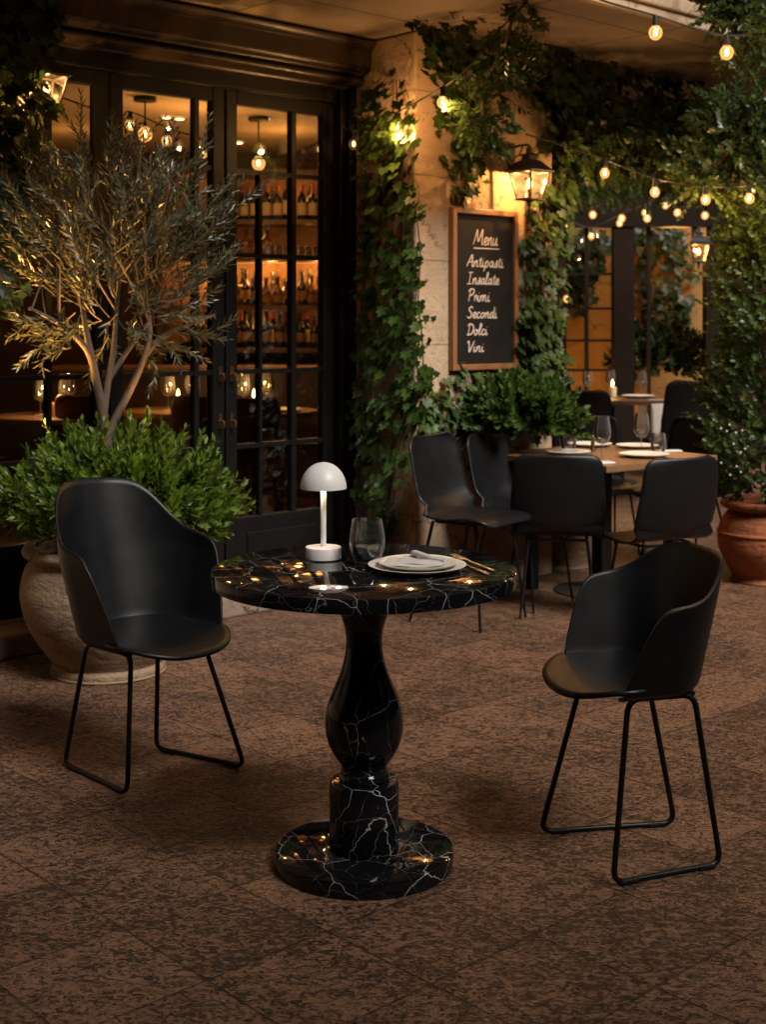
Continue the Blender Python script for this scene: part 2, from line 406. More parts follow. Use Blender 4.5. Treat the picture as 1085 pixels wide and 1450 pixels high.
def catmull(pts, n=8, closed=False):
    P = [Vector(p) for p in pts]; out = []; N = len(P)
    if N < 3: return P
    rngk = range(N if closed else N-1)
    for i in rngk:
        if closed: a, b, c, d = P[i-1], P[i], P[(i+1) % N], P[(i+2) % N]
        else: a, b, c, d = P[max(i-1, 0)], P[i], P[i+1], P[min(i+2, N-1)]
        for k in range(n):
            t = k/n; out.append(.5*((2*b)+(c-a)*t+(2*a-5*b+4*c-d)*t*t+(3*b-a-3*c+d)*t**3))
    if not closed: out.append(P[-1])
    return out
def fillet(pts, r, n=6, closed=False):
    P = [Vector(p) for p in pts]; out = []; N = len(P)
    for i, p in enumerate(P):
        if not closed and i in (0, N-1): out.append(p); continue
        a = (P[i-1]-p); b = (P[(i+1) % N]-p); rr = min(r, a.length*.45, b.length*.45)
        s, e = p+a.normalized()*rr, p+b.normalized()*rr
        for k in range(n+1):
            t = k/n; out.append(s*(1-t)**2+p*2*t*(1-t)+e*t*t)
    return out
def rvec(n): 
    v = rng.normal(size=(n, 3)); return v/np.linalg.norm(v, axis=1, keepdims=True)

OBL = ([(0, 0, 0), (.15, .30, .035), (.20, .68, .03), (0, 1, -.04), (-.20, .68, .03), (-.15, .30, .035), (0, .5, 0)], [(0, 1, 6), (1, 2, 6), (2, 3, 6), (3, 4, 6), (4, 5, 6), (5, 0, 6)])
LAN = ([(0, 0, 0), (.100, .45, .025), (0, 1, -.03), (-.100, .45, .025)], [(0, 1, 2), (0, 2, 3)])
IVY = ([(0, .36, -.03), (0, .02, .02), (.2, -.14, .04), (.5, .08, .05), (.33, .30, .02), (.44, .58, .05), (.17, .60, .01), (0, 1.02, .07),
        (-.17, .60, .01), (-.44, .58, .05), (-.33, .30, .02), (-.5, .08, .05), (-.2, -.14, .04)],
       [(0, i, i+1) for i in range(1, 12)]+[(0, 12, 1)])
OVA = ([(0, 0, 0), (.26, .25, .04), (.27, .55, .03), (0, 1, -.04), (-.27, .55, .03), (-.26, .25, .04), (0, .45, -.01)], [(0, 1, 6), (1, 2, 6), (2, 3, 6), (3, 4, 6), (4, 5, 6), (5, 0, 6)])
PET = ([(0, 0, 0), (.3, .5, .1), (0, 1, .05), (-.3, .5, .1)], [(0, 1, 2, 3)])
mats()
ORD = ['first', 'second', 'third', 'fourth', 'fifth', 'sixth', 'seventh', 'eighth', 'ninth', 'tenth', 'eleventh', 'twelfth', 'thirteenth', 'fourteenth']
# ------------------------------------------------------------------ ground
me = bpy.data.meshes.new('terrace_paving')
S_ = 160; me.from_pydata([(-S_, -S_, 0), (S_, -S_, 0), (S_, S_, 0), (-S_, S_, 0)], [], [(0, 1, 2, 3)])
gr = bpy.data.objects.new('terrace_paving', me); C.objects.link(gr); me.materials.append(M['floor']); gr.rotation_euler = (0, 0, FA); gr['kind'] = 'structure'

# ------------------------------------------------------------------ the restaurant
T_P0, W_P = .88, .515; T_P1 = fpx(783, W_P)
bld = thing('restaurant_building', 'limestone restaurant front with charcoal glazed doors, deep brown cornice and plaster canopy', 'building', FO, FA)
def part(mb, name, mat, parent=bld, **kw): return mb.build(name, mat, parent, world=True, **kw)
part(MB().fbox(T_P0, T_P1, -.12, W_P, 0, 2.808), 'stone_pier', 'stone', smooth=False, bevel=.012)
part(MB().fbox(-14, -1.20, -.30, .0, 0, 2.808), 'side_wall', 'stone', smooth=False)
part(MB().fbox(-4.2, T_P0, -.30, .0, 2.62, 2.808), 'wall_above_doors', 'stone', smooth=False)
# doorstep
part(MB().fbox(-4.2, T_P0-.004, .004, .20, 0, .10), 'doorstep', 'step', smooth=False, bevel=.012)
# cornice
prof = [(0, 2.568), (.075, 2.568), (.078, 2.578), (.105, 2.580)]
for k in range(9):
    a = -PI/2+k/8*PI; prof.append((.112+.038*math.cos(a), 2.606+.024*math.sin(a)))
prof += [(.125, 2.632), (.150, 2.634), (.152, 2.642), (.172, 2.646), (.182, 2.655), (.184, 2.664), (.200, 2.666), (.200, 2.752), (.214, 2.754), (.214, 2.762), (.226, 2.770), (.236, 2.784), (.236, 2.795), (0, 2.795)]
part(MB().extrude_t(prof, -4.2, T_P0-.003), 'cornice', 'cornice', autos=True)
# canopy slab with its fascia
W_C = 1.53
part(MB().fbox(-4.2, 5.4, -.30, W_C, 2.812, 2.835), 'soffit', 'soffit', smooth=False)
part(MB().fbox(-4.2, 5.4, -.30, W_C+.03, 2.839, 2.905), 'canopy', 'stone', smooth=False, bevel=.01)
part(MB().fbox(-4.2, 5.4, W_C-.03, W_C+.012, 2.79, 2.836), 'fascia_lip', 'stone', smooth=False, bevel=.006)
# door surround: jambs, head
sur = MB()
sur.fbox(.802, .878, -.10, .05, .10, 2.57).fbox(.835, .878, .052, .085, .10, 2.572)
sur.fbox(-1.235, -1.172, -.10, .05, .10, 2.57).fbox(-1.17, .80, -.10, .03, 2.50, 2.572)
part(sur, 'door_surround', 'frame', smooth=False, bevel=.006)
part(MB().fbox(-1.17, .80, -.10, .018, .102, .115), 'threshold', 'step', smooth=False)
def door(t0, t1, vb, hinge, handle_side):
    gl0, gl1 = t0+.070, t1-.070; zb, zt = .425, 2.43
    f = MB()
    f.fbox(t0+.003, gl0, -.055, .0, .118, 2.497).fbox(gl1, t1-.003, -.055, .0, .118, 2.497)
    f.fbox(gl0, gl1, -.053, -.002, zt, 2.497).fbox(gl0, gl1, -.053, -.002, .118, zb)
    f.fbox(gl0+.06, gl1-.06, -.002, .008, .19, .35)
    d = part(f, 'door', 'frame', smooth=False, bevel=.005)
    for z in (2.11, 1.70, 1.133, .77):
        part(MB().fbox(gl0, gl1, -.045, -.008, z-.011, z+.011), 'glazing_bar', 'frame', d, smooth=False)
    for fr, z1, hw in vb:
        t = gl0+(gl1-gl0)*fr
        part(MB().fbox(t-hw, t+hw, -.047, -.006, zb, z1), 'glazing_bar', 'frame', d, smooth=False)
    part(MB().fbox(gl0, gl1, -.028, -.024, zb, zt), 'glass_pane', 'pane', d, smooth=False)
    tt = t1-.032 if handle_side > 0 else t0+.032
    for z in (1.125, .90):
        hb = MB().fbox(tt-.010, tt+.010, .0, .007, z-.036, z+.036)
        hb.tube([fac(tt, .006, z), fac(tt, .035, z), fac(tt, .038, z-.01), fac(tt, .036, z-.03)], .006, 8)
        part(hb, 'handle', 'brass', d)
    return d
door(-1.17, -.536, [(.55, 2.43, .010)], -1, 1)
door(-.532, .104, [(.82, 2.43, .012)], -1, 1)
door(.108, .80, [(.27, 2.11, .008), (.65, 2.43, .014)], 1, -1)

# the dining room behind the glass
A_ = fac(.90, -.13, 0); B_ = fac(-3.4, -.31, 0)
poly = [(A_.x, A_.y), (.5, 11.0), (-4.6, 11.0), (-4.6, 5.2), (B_.x, B_.y)]
def prism(poly, z0, z1):
    n = len(poly); mb = MB()
    return mb.add([(x, y, z0) for x, y in poly]+[(x, y, z1) for x, y in poly],
                  [tuple(range(n-1, -1, -1)), tuple(range(n, 2*n))]+[(i, (i+1) % n, n+(i+1) % n, n+i) for i in range(n)])
B2 = fac(-4.2, -.02, 0)
fpoly = [(fac(.875, -.002, 0).x, fac(.875, -.002, 0).y)]+poly[1:4]+[(B2.x, B2.y)]
part(prism(fpoly, .02, .098), 'room_floor', 'roomfloor', smooth=False)
part(prism(poly, 2.75, 2.80), 'room_ceiling', 'roomceil', smooth=False)
def wallseg(a, b, th, z0=.10, z1=2.745):
    a, b = Vector((*a, 0)), Vector((*b, 0)); n = (b-a).normalized(); n = Vector((n.y, -n.x, 0))*th
    return prism([(p.x, p.y) for p in (a, b, b+n, a+n)], z0, z1)
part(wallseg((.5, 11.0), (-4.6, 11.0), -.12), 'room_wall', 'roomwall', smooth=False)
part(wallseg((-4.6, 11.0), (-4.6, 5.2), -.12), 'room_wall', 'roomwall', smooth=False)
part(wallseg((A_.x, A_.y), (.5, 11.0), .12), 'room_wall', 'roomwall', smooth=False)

def downlight(px, py):
    Y = F*(2.75-HC)/(H0-py); p = W(px, py, Y)
    d = thing('downlight', f'ceiling downlight in the bar, {LBL.pop(0)}', 'ceiling light', (p.x, p.y, 2.745), group='downlights in the bar ceiling')
    MB().lathe([(.0, -.004), (.035, -.004)], cap=False, seg=20).build('lens', 'downlight', d)
    MB().lathe([(.035, -.006), (.05, -.006), (.052, 0)], cap=False, seg=20).build('trim_ring', 'brass', d)
LBL = ['highest one behind the right door', 'between the highest and the pendant rod', 'lowest one by the stile of the right door', 'left one behind the middle door', 'right one behind the middle door']
for p in ((388, 148), (375, 166), (338, 201), (236, 165), (254, 167)): downlight(*p)
for x, y, e_ in ((-1.2, 8.6, 5), (-.7, 9.6, 4.5), (-2.2, 9.6, 2)): lamp((x, y, 2.45), e_, AMBER, .12, bld, 'room_light')

# back bar
SX0, SX1, SY0, SY1 = -1.75, .15, 10.50, 10.86
bar = thing('bar_shelving', 'tall dark wood bar shelving full of bottles, glowing amber behind the right door', 'shelves', ((SX0+SX1)/2, 10.68, .10))
ZS = [2.175, 1.885, 1.505, 1.170]
MB().box(((SX0+SX1)/2, SY1+.03, 1.36), (SX1-SX0, .03, 2.50)).build('back_panel', 'barback', bar, smooth=False, world=True)
for z in ZS+[2.56]:
    MB().box(((SX0+SX1)/2, (SY0+SY1)/2, z-.018), (SX1-SX0-.05, SY1-SY0, .035)).build('shelf', 'walnut', bar, smooth=False, world=True)
for x in (SX0, SX1):
    MB().box((x, (SY0+SY1)/2, 1.35), (.045, SY1-SY0, 2.50)).build('side_panel', 'walnut', bar, smooth=False, world=True)
MB().box(((SX0+SX1)/2, (SY0+SY1)/2, .55), (SX1-SX0-.05, SY1-SY0-.01, .88)).build('cabinet', 'walnut', bar, smooth=False, world=True)
for z, e in ((2.52, 1.9), (2.14, .9), (1.85, 17), (1.47, 1.6)):
    if e > 5: MB().box(((SX0+SX1)/2, SY1-.03, z+.004), (SX1-SX0-.1, .02, .012)).build('light_strip', 'led', bar, smooth=False, world=True)
    for x in (-1.45, -.95, -.62, -.30): lamp((x+rng.uniform(-.1, .1), SY1-.20, z-.07), e*.20*rng.uniform(.4, 1.5), AMBER, .03, bar, 'shelf_light')

def make_bottle(kind):
    b = thing('bottle', '-', 'bottle')
    if kind == 'wine': pr = [(0, 0), (.034, 0), (.037, .006), (.037, .185), (.033, .205), (.018, .228), (.0145, .245), (.0145, .295), (.0165, .297), (.0165, .306), (0, .306)]
    elif kind == 'squat': pr = [(0, 0), (.042, 0), (.046, .006), (.046, .11), (.040, .135), (.018, .165), (.015, .18), (.015, .225), (.018, .227), (.018, .24), (0, .24)]
    else: pr = [(0, 0), (.033, 0), (.036, .006), (.040, .14), (.033, .165), (.016, .195), (.014, .22), (.014, .26), (.017, .262), (.017, .28), (0, .28)]
    MB().lathe(pr, seg=20, cap=False).build('body', 'amber' if kind == 'squat' else 'bottle', b)
    r = {'wine': .0376, 'squat': .0466, 'tall': .0395}[kind]; z0, z1 = {'wine': (.045, .15), 'squat': (.025, .085), 'tall': (.05, .12)}[kind]
    MB().lathe([(r, z0), (r+.0003 if kind != 'tall' else r+.002, z1)], seg=20, cap=False).build('paper_label', 'paper' if kind == 'wine' else 'parchment', b)
    h = pr[-1][1]
    MB().lathe([(.0153, h-.075), (.0155, h-.012), (.0175, h-.012), (.0175, h+.001), (0, h+.001)], seg=14, cap=False).build('capsule', 'foil' if kind == 'wine' else 'foildark', b)
    return b
PB = {k: None for k in ('wine', 'squat', 'tall')}
def bottle(kind, x, y, z, label, group):
    if PB[kind] is None:
        b = PB[kind] = make_bottle(kind); b.location = (x, y, z); b['label'] = label; b['group'] = group
    else: b = dup(PB[kind], (x, y, z), rng.uniform(0, 6), label, group)
    s = rng.uniform(.94, 1.04); b.scale = (s, s, s*rng.uniform(.93, 1.05))
rows = [(ZS[0], [330, 345, 360, 377, 393, 407, 428, 443, 459, 474], 'wine', 'wine bottle with cream label', 'top shelf', 'wine bottles on the top bar shelf'),
        (ZS[2], [333, 348, 361, 377, 393, 409, 428, 441, 456, 471], 'mix', '', 'glowing middle shelf', 'spirit bottles on the glowing bar shelf'),
        (ZS[3], [331, 347, 365, 377, 395, 411, 425, 445, 461], 'tall', 'dark spirit bottle', 'lowest bar shelf', 'dark bottles on the lowest bar shelf')]
for z, pxs, kind, desc, where, grp in rows:
    for i, px in enumerate(pxs):
        k = kind if kind != 'mix' else ('squat', 'tall', 'tall', 'squat')[i % 4]
        d = desc or ('squat amber spirit bottle' if k == 'squat' else 'dark round-shouldered spirit bottle')
        x = (px-CX)/F*10.62
        bottle(k, x, 10.62+rng.uniform(-.03, .03), z, f'{d}, {ORD[i]} from the left on the {where}', grp)
        if i % 3 != 2:
            k2 = ('tall', 'squat', 'wine')[(i+int(z*10)) % 3]
            bottle(k2, x+.045, 10.76+rng.uniform(-.02, .02), z, f'bottle standing in the back row behind the {ORD[i]} front bottle on the {where}', grp)
# dim bottles behind the middle door
for i, px in enumerate((262, 276, 291, 306)):
    bottle('tall', (px-CX)/F*10.62, 10.62, ZS[3], f'dim bottle behind the middle door, {ORD[i]} from the left on the lowest shelf', 'bottles dimly seen behind the middle door')
# short bottles and tumblers on the second shelf
for i, px in enumerate((332, 348, 361, 377)):
    bottle('squat', (px-CX)/F*10.62, 10.64, ZS[1], f'squat amber bottle beside the bar tumblers, {ORD[i]} from the left on the second shelf', 'squat bottles beside the tumblers')
gp = None
for i in range(14):
    px = 390+(i % 7)*10.5; back = i//7
    loc = ((px-CX+5*back)/F*10.62, 10.60+.12*back, ZS[1]); lab = f'clear bar tumbler, {ORD[i % 7]} from the left in the {"rear" if back else "front"} row on the second shelf'
    if gp is None:
        gp = MB().lathe([(0, .004), (.022, .004), (.030, .09), (.027, .09), (.02, .008), (0, .008)], seg=18, cap=False).build('bar_tumbler', 'clear', None); gp.location = loc
        tag(gp, lab, 'glass', 'tumblers on the bar shelf')
    else:
        g = gp.copy(); C.objects.link(g); g.location = loc; g['label'] = lab
# bar counter
bc = thing('bar_counter', 'long dark wood bar counter with bright amber top edge behind the doors', 'bar counter', (-1.1, 9.95, .10))
MB().box((-1.1, 9.95, .565), (2.6, .40, .92)).build('front', 'walnut', bc, smooth=False, world=True)
MB().box((-1.1, 9.93, 1.034), (2.7, .50, .03)).build('countertop', 'oak', bc, smooth=False, world=True, bevel=.004)
lamp((-.75, 9.85, 1.36), .7, AMBER, .05, bc, 'counter_light'); lamp((-1.5, 9.85, 1.36), .5, AMBER, .05, bc, 'counter_light')

# pendant lamps of the bar
def bulb_parts(root, p, lit=True, r=.028, e=1.0, up=None):
    """glass bulb hanging at p (centre), socket above"""
    s = MB().lathe([(.0, .075), (.011, .072), (.0135, .045), (.015, .028), (.012, .022), (0, .022)], (p.x, p.y, p.z), 12, cap=False).build('socket', 'cable', root, world=True)
    g = MB().lathe([(0, -r*1.12), (r*.35, -r*1.04), (r*.78, -r*.72), (r, -r*.1), (r*.92, r*.38), (r*.62, r*.78), (.012, r*1.08), (.011, .035)], (p.x, p.y, p.z), 16, cap=False).build('bulb', 'bulbglass' if lit else 'clear', root, world=True)
    c = MB().lathe([(0, -r*.55), (r*.26, -r*.42), (r*.34, 0), (r*.24, r*.42), (0, r*.65)], (p.x, p.y, p.z), 10, cap=False)
    c.build('filament', 'bulbcore' if lit else 'bulbdim', g, world=True)
    if lit and e > 0: lamp(p-Vector((0, 0, r*.80)), e, WARM, .012, root)
def pendant(px, py, Y, label):
    p = W(px, py, Y); t = thing('pendant_lamp', label, 'lamp', (p.x, p.y, 2.75), group='pendant lamps in the bar')
    MB().lathe([(0, 2.748-.03), (.07, 2.748-.025), (.07, 2.748), (0, 2.748)], (p.x, p.y, 0), 20, cap=False).build('canopy_plate', 'iron', t, world=True)
    MB().tube([(p.x, p.y, 2.73), (p.x, p.y, p.z+.07)], .006, 6).build('rod', 'iron', t, world=True)
    bulb_parts(t, p, True, .045, 2.2)
pendant(366, 231, 9.0, 'bare bulb pendant on a black rod, seen at the top of the right door')
pendant(205, 190, 8.2, 'bare bulb pendant behind the middle door, left of the door centre')

# one wine glass / plate / candle kit used on all tables
def make_wine():
    g = thing('wine_glass', '-', 'wine glass')
    MB().lathe([(.026, .085), (.036, .105), (.041, .125), (.039, .15), (.031, .205), (.030, .205), (.038, .15), (.040, .125), (.035, .106), (.004, .083)], seg=24, cap=False).build('bowl', 'clear', g)
    MB().lathe([(0, .084), (.022, .088), (.026, .0855), (.006, .079), (.0038, .06), (.0035, .012), (.006, .006), (.034, .003), (.035, 0), (0, 0)], seg=24, cap=False).build('stem', 'clear', g)
    return g
PW = [None]
def wine(loc, label, group, s=1):
    if PW[0] is None:
        PW[0] = make_wine(); PW[0].location = loc; PW[0]['label'] = label; PW[0]['group'] = group; PW[0].scale = (s,)*3
    else: dup(PW[0], loc, 0, label, group, s)
PP = [None]
def plate(loc, label, group, s=1, napkin=True):
    if PP[0] is None:
        p = thing('dinner_plate', label, 'plate', loc, group=group, scale=s); PP[0] = p
        MB().lathe([(0, 0), (.075, 0), (.085, .004), (.125, .016), (.127, .019), (.122, .019), (.085, .009), (0, .008)], seg=40, cap=False).build('rim', 'china', p)
        MB().lathe([(0, .0085), (.08, .0098)], seg=40, cap=False).build('well', 'china', p)
    else: dup(PP[0], loc, 0, label, group, s)
def candle(loc, label, e=.8, s=1):
    c = thing('candle', label, 'candle', loc, scale=s)
    MB().lathe([(0, 0), (.026, 0), (.027, .06), (.024, .068), (.012, .062), (0, .060)], seg=20, cap=False).build('wax', 'wax', c)
    MB().tube([(0, 0, .060), (.001, 0, .075)], .0012, 6).build('wick', 'iron', c)
    MB().lathe([(0, .068), (.007, .076), (.009, .086), (.006, .102), (0, .118)], seg=12, cap=False).build('flame', 'flame', c)
    lamp(Vector(loc)+Vector((0, 0, .15*s)), e, WARM, .015, c, 'candle_light')
def face(dx, dy):                                  # rotation that turns local -Y to (dx, dy)
    return math.atan2(dy, dx)+PI/2
# ------------------------------------------------------------------ chairs
def make_armchair(hs=.44, hb=.42, ha=.20, feet=None, fw=.165, rw=.150, run=.37, kx=1.0, ky=1.0, y0=0.0, at=None):
    """tub shell on two sled loops, facing local -Y"""
    t = thing('armchair', '-', 'armchair')
    # --- shell wall: U plan swept upwards
    w, yb, r, yf = .190, .182, .168, -.140
    L1 = w-r; L2 = r*PI/2; L3 = (yb-r)-yf; LT = L1+L2+L3
    def plan(s):
        a = abs(s)*LT; sg = 1 if s >= 0 else -1
        if a < L1: return Vector((sg*a, yb, 0)), Vector((0, 1, 0))
        if a < L1+L2:
            q = (a-L1)/r; return Vector((sg*(L1+r*math.sin(q)), yb-r+r*math.cos(q), 0)), Vector((sg*math.sin(q), math.cos(q), 0))
        return Vector((sg*w, yb-r-(a-L1-L2), 0)), Vector((sg, 0, 0))
    def sm(a, b, x):
        k = min(max((x-a)/(b-a), 0), 1); return k*k*(3-2*k)
    NS, NV = 150, 24; P = []
    ss = np.linspace(-.9995, .9995, NS+1)
    dist = (1-np.abs(ss))*LT                          # along the rim from the arm's front foot
    low = np.interp(dist, [0, .012, .03, .055, .08, .105, .14, .20], [0, .24, .52, .80, .93, .975, 1, 1.03])
    upp = np.interp(dist, [0, .17, .205, .24, .275, .31, .34, .37, .44], [0, 0, .06, .26, .60, .88, .97, 1, 1.02])
    hh = ha*low+(hb-ha)*upp
    kern = np.exp(-.5*(np.arange(-6, 7)/2.4)**2); kern /= kern.sum()
    hs_ = np.convolve(np.pad(hh, 6, mode='edge'), kern, 'valid'); hh = np.where(dist < .012, hh, hs_)
    for s, H in zip(ss, hh):
        p, n = plan(s); H = max(H, .002); row = []
        for j in range(NV+1):
            v = j/NV; z = -.036+(H+.036)*v
            tuck = -.050*(1-math.sqrt(max(0, 1-(1-min(1, (z+.036)/.045))**2)))     # rounded under edge
            zz = max(z, 0)
            back = max(0, 1-(1.45*s)**2)**1.5
            q = p+n*tuck+Vector((0, .26*zz*max(0, n.y)*(.6+.4*back)+.10*zz*(1-max(0, n.y)), 0))
            q += Vector((n.x*(.21*zz-.20*max(0, zz-.22)), 0, 0))
            q.z = hs+z; q.x *= kx; q.y = q.y*ky+y0; row.append(q)
        P.append(row)
    MB().grid(P).build('backrest', 'plastic', t, solid=.007, autos=False, bevel=0)
    # --- seat pan
    R, A = 14, 72; P = []
    for i in range(R+1):
        k = i/R; row = []
        for j in range(A):
            a = 2*PI*j/A; ca, sa = math.cos(a), math.sin(a); e = 2/2.5
            y = (.176 if sa > 0 else .275)*math.copysign(abs(sa)**e, sa)-.008
            rx = .184+.030*sm(.03, .15, -y)
            x = rx*math.copysign(abs(ca)**e, ca)*k; y *= k
            z = hs-.004-.014*(1-k*k)
            if y < -.12: z -= 1.3*(abs(y)-.12)**2
            row.append((x*kx, y*ky+y0, z))
        P.append(row)
    MB().grid(P, True).build('seat', 'plastic', t, solid=.011, autos=False)
    # --- sled frame
    def floc(q):                                       # surveyed ground point in the chair's own frame
        return Matrix.Rotation(-at[1], 3, 'Z') @ (G(*q)-Vector(at[0]))
    zt = hs-.040
    for sx in (-1, 1):
        tp = [(sx*.135, -.120*ky, zt), (sx*.135, .105*ky, zt)]
        if feet: fr, re = [floc(q) for q in feet[0 if sx < 0 else 1]]
        else: fr, re = (sx*fw, -run/2-.01, .008), (sx*rw, run/2-.01, .008)
        fr = Vector((fr[0], fr[1], .0085)); re = Vector((re[0], re[1], .0085))
        loop = fillet([tp[0], fr, re, tp[1]], .035, 6, closed=True)
        MB().tube(loop, .0075, 10, closed=True).build('leg_frame', 'tube', t)
        for q in (fr.lerp(re, .14), fr.lerp(re, .86)):
            d = (re-fr).normalized()
            MB().box((q.x, q.y, .0065), (.05, .019, .013), math.atan2(d.y, d.x)).build('foot_glide', 'plastic', t, smooth=False, bevel=.003)
    b = MB()
    for y in (-.09, .08): b.tube([(-.135, y, zt+.002), (.135, y, zt+.002)], .0075, 8)
    b.box((0, -.005, zt+.014), (.20, .20, .016))
    b.build('seat_bracket', 'tube', t)
    return t

def make_chair(hs=.46, hb=.40, w=.215, mat='plastic', legmat='tube', name='dining_chair'):
    """armless shell chair on four thin legs, facing local -Y"""
    t = thing(name, '-', 'chair')
    prof = catmull([(-.235, hs-.035), (-.20, hs-.008), (-.12, hs), (0, hs-.012), (.10, hs-.004), (.165, hs+.045), (.195, hs+.12), (.225, hs+.24), (.250, hs+hb)], 7)
    n = len(prof); P = []; Q = 20
    L = [0]
    for a, b in zip(prof, prof[1:]): L.append(L[-1]+(Vector(b)-Vector(a)).length)
    T = L[-1]
    prof = [Vector((0, p[0], p[1])) for p in prof]
    for i, p in enumerate(prof):
        s = L[i]/T; d0 = L[i]; d1 = T-L[i]
        hw = w*(1-.05*math.sin(PI*min(1, max(0, (s-.3)/.35))))
        hw *= 1-.10*max(0, (s-.55)/.45)
        rc = .07
        for d in (d0, d1):
            if d < rc: hw -= rc*(1-math.sqrt(max(0, 1-(1-d/rc)**2)))
        tn = (prof[min(i+1, n-1)]-prof[max(i-1, 0)]).normalized(); nr = Vector((0, -tn.z, tn.y))   # towards the sitter / up
        row = []
        for j in range(Q+1):
            x = (j/Q*2-1); cup = .030 if s > .5 else .012
            row.append(p+Vector((x*hw, 0, 0))+nr*(cup*x*x*(1.3 if s > .5 else -.4)))
        P.append(row)
    MB().grid(P).build('seat_shell', mat, t, solid=.009, autos=False)
    zt = hs-.035
    for sx in (-1, 1):
        for y0, y1 in ((-.13, -.185), (.10, .20)):
            MB().tube([(sx*.15, y0, zt), (sx*.155, y0*1.05, zt-.03), (sx*.195, y1, .0)], [.008, .008, .0065], 8).build('leg', legmat, t)
    ring = fillet([(-.15, -.13, zt), (.15, -.13, zt), (.15, .10, zt), (-.15, .10, zt)], .04, 5, True)
    MB().tube(ring, .008, 8, True).build('seat_ring', legmat, t)
    return t
def place(o, loc, rz, label, group=None, scale=None):
    o.location = loc; o.rotation_euler = (0, 0, rz); o['label'] = label
    if group: o['group'] = group
    if scale: o.scale = (scale,)*3 if not isinstance(scale, tuple) else scale
    return o
# the two armchairs at the marble table
ac1 = make_armchair(.438, .425, .262, kx=1.03, ky=.99, at=((-.735, 4.115, 0), face(.73, -.68)), feet=(((180, 1127), (91, 1085)), ((346, 1089), (221, 1063))))
place(ac1, (-.735, 4.115, 0), face(.73, -.68), 'black tub armchair left of the marble table, in front of the big stone pot', 'black armchairs at the marble table')
ac2 = make_armchair(.482, .296, .205, kx=1.02, ky=.80, y0=-.015, at=((.665, 3.475, 0), face(-.965, -.262)), feet=(((766, 1182), (956, 1169)), ((869, 1256), (1021, 1227))))
place(ac2, (.665, 3.475, 0), face(-.965, -.262), 'black tub armchair right of the marble table, turned to face it', 'black armchairs at the marble table')

# chairs round the wooden table
GC = 'black shell chairs round the wooden table'
ch = make_chair(.50, .34)
place(ch, (.40, 6.20, 0), face(.80, -.60), 'black shell chair against the stone pier, left of its pair', GC, 1.0)
dup(ch, (.68, 6.58, 0), face(.80, -.60), 'black shell chair below the menu board, right of its pair', GC, .97)
ch2 = make_chair(.43, .42, .25)
place(ch2, (.83, 6.36, 0), face(.12, .98), 'black shell chair at the wooden table, its broad back square to us', GC, .90)
dup(ch2, (1.27, 6.22, 0), face(-.42, .88), 'black shell chair at the wooden table, back turned at an angle on the right', GC, .90)
dup(ch2, (1.30, 8.05, 0), face(.25, -1), 'black shell chair behind the far left of the wooden table, only its top in view', GC, .93)
dup(ch2, (1.74, 7.72, 0), face(-.70, -.70), 'black shell chair behind the right of the wooden table, beside the terracotta pot', GC, .95)

# ------------------------------------------------------------------ the marble table
TX, TY = -.048, 3.415
tb = thing('marble_table', 'round black marble pedestal table with white veins and a vase-shaped column', 'table', (TX, TY, 0))
def disc(r, z0, z1, b): return [(0, z0), (r-b, z0), (r-b*.3, z0+b*.3), (r, z0+b), (r, z1-b), (r-b*.3, z1-b*.3), (r-b, z1), (0, z1)]
MB().lathe(disc(.3885, .714, .750, .005), seg=128, cap=False).build('tabletop', 'marble', tb)
MB().lathe(disc(.228, .0, .041, .006), seg=96, cap=False).build('base', 'marble', tb)
MB().lathe([(0, .0415), (.0875, .0415), (.0885, .043), (.0885, .205), (.086, .2115), (.080, .2125), (0, .2125)], seg=72, cap=False).build('plinth', 'marble', tb)
pf = catmull([(.062, .2130, 0), (.066, .222, 0), (.063, .232, 0), (.058, .240, 0), (.060, .252, 0), (.074, .273, 0), (.092, .308, 0), (.1005, .352, 0), (.095, .400, 0), (.078, .446, 0), (.058, .494, 0), (.0465, .552, 0), (.0505, .600, 0), (.066, .646, 0), (.082, .690, 0), (.090, .7135, 0)], 6)
MB().lathe([(p.x, p.y) for p in pf], seg=72, cap=False).build('column', 'marble', tb)

# table lamp
LP = G(458, 791, .7505)
tl = thing('table_lamp', 'small white mushroom lamp with a domed shade, lit on the marble table', 'lamp', LP)
MB().lathe([(0, 0), (.046, 0), (.0478, .002), (.0478, .029), (.0465, .0315), (0, .0325)], seg=56, cap=False).build('lamp_base', 'lampwhite', tl)
MB().tube([(0, 0, .032), (0, 0, .215)], .0075, 20).build('stem', 'lampwhite', tl)
RD, ZD = .0615, .186
outer = [(RD*math.cos(a), ZD+.069*math.sin(a)) for a in [k/16*PI/2 for k in range(17)]]
inner = [((RD-.002)*math.cos(a), ZD+.067*math.sin(a)) for a in [k/16*PI/2 for k in range(16, -1, -1)]]
MB().lathe(outer+inner+[outer[0]], seg=64, cap=False).build('lamp_shade', 'lampwhite', tl)
MB().lathe([(.012, ZD+.012), (.028, ZD+.012), (.028, ZD+.017), (.012, ZD+.017), (.012, ZD+.012)], seg=32, cap=False).build('diffuser', 'lampglow', tl)
for k in range(3):
    a = k*2*PI/3; lamp(LP+Vector((.03*math.cos(a), .03*math.sin(a), ZD+.004)), .10, (1, .78, .55), .008, tl, 'lamp_light')

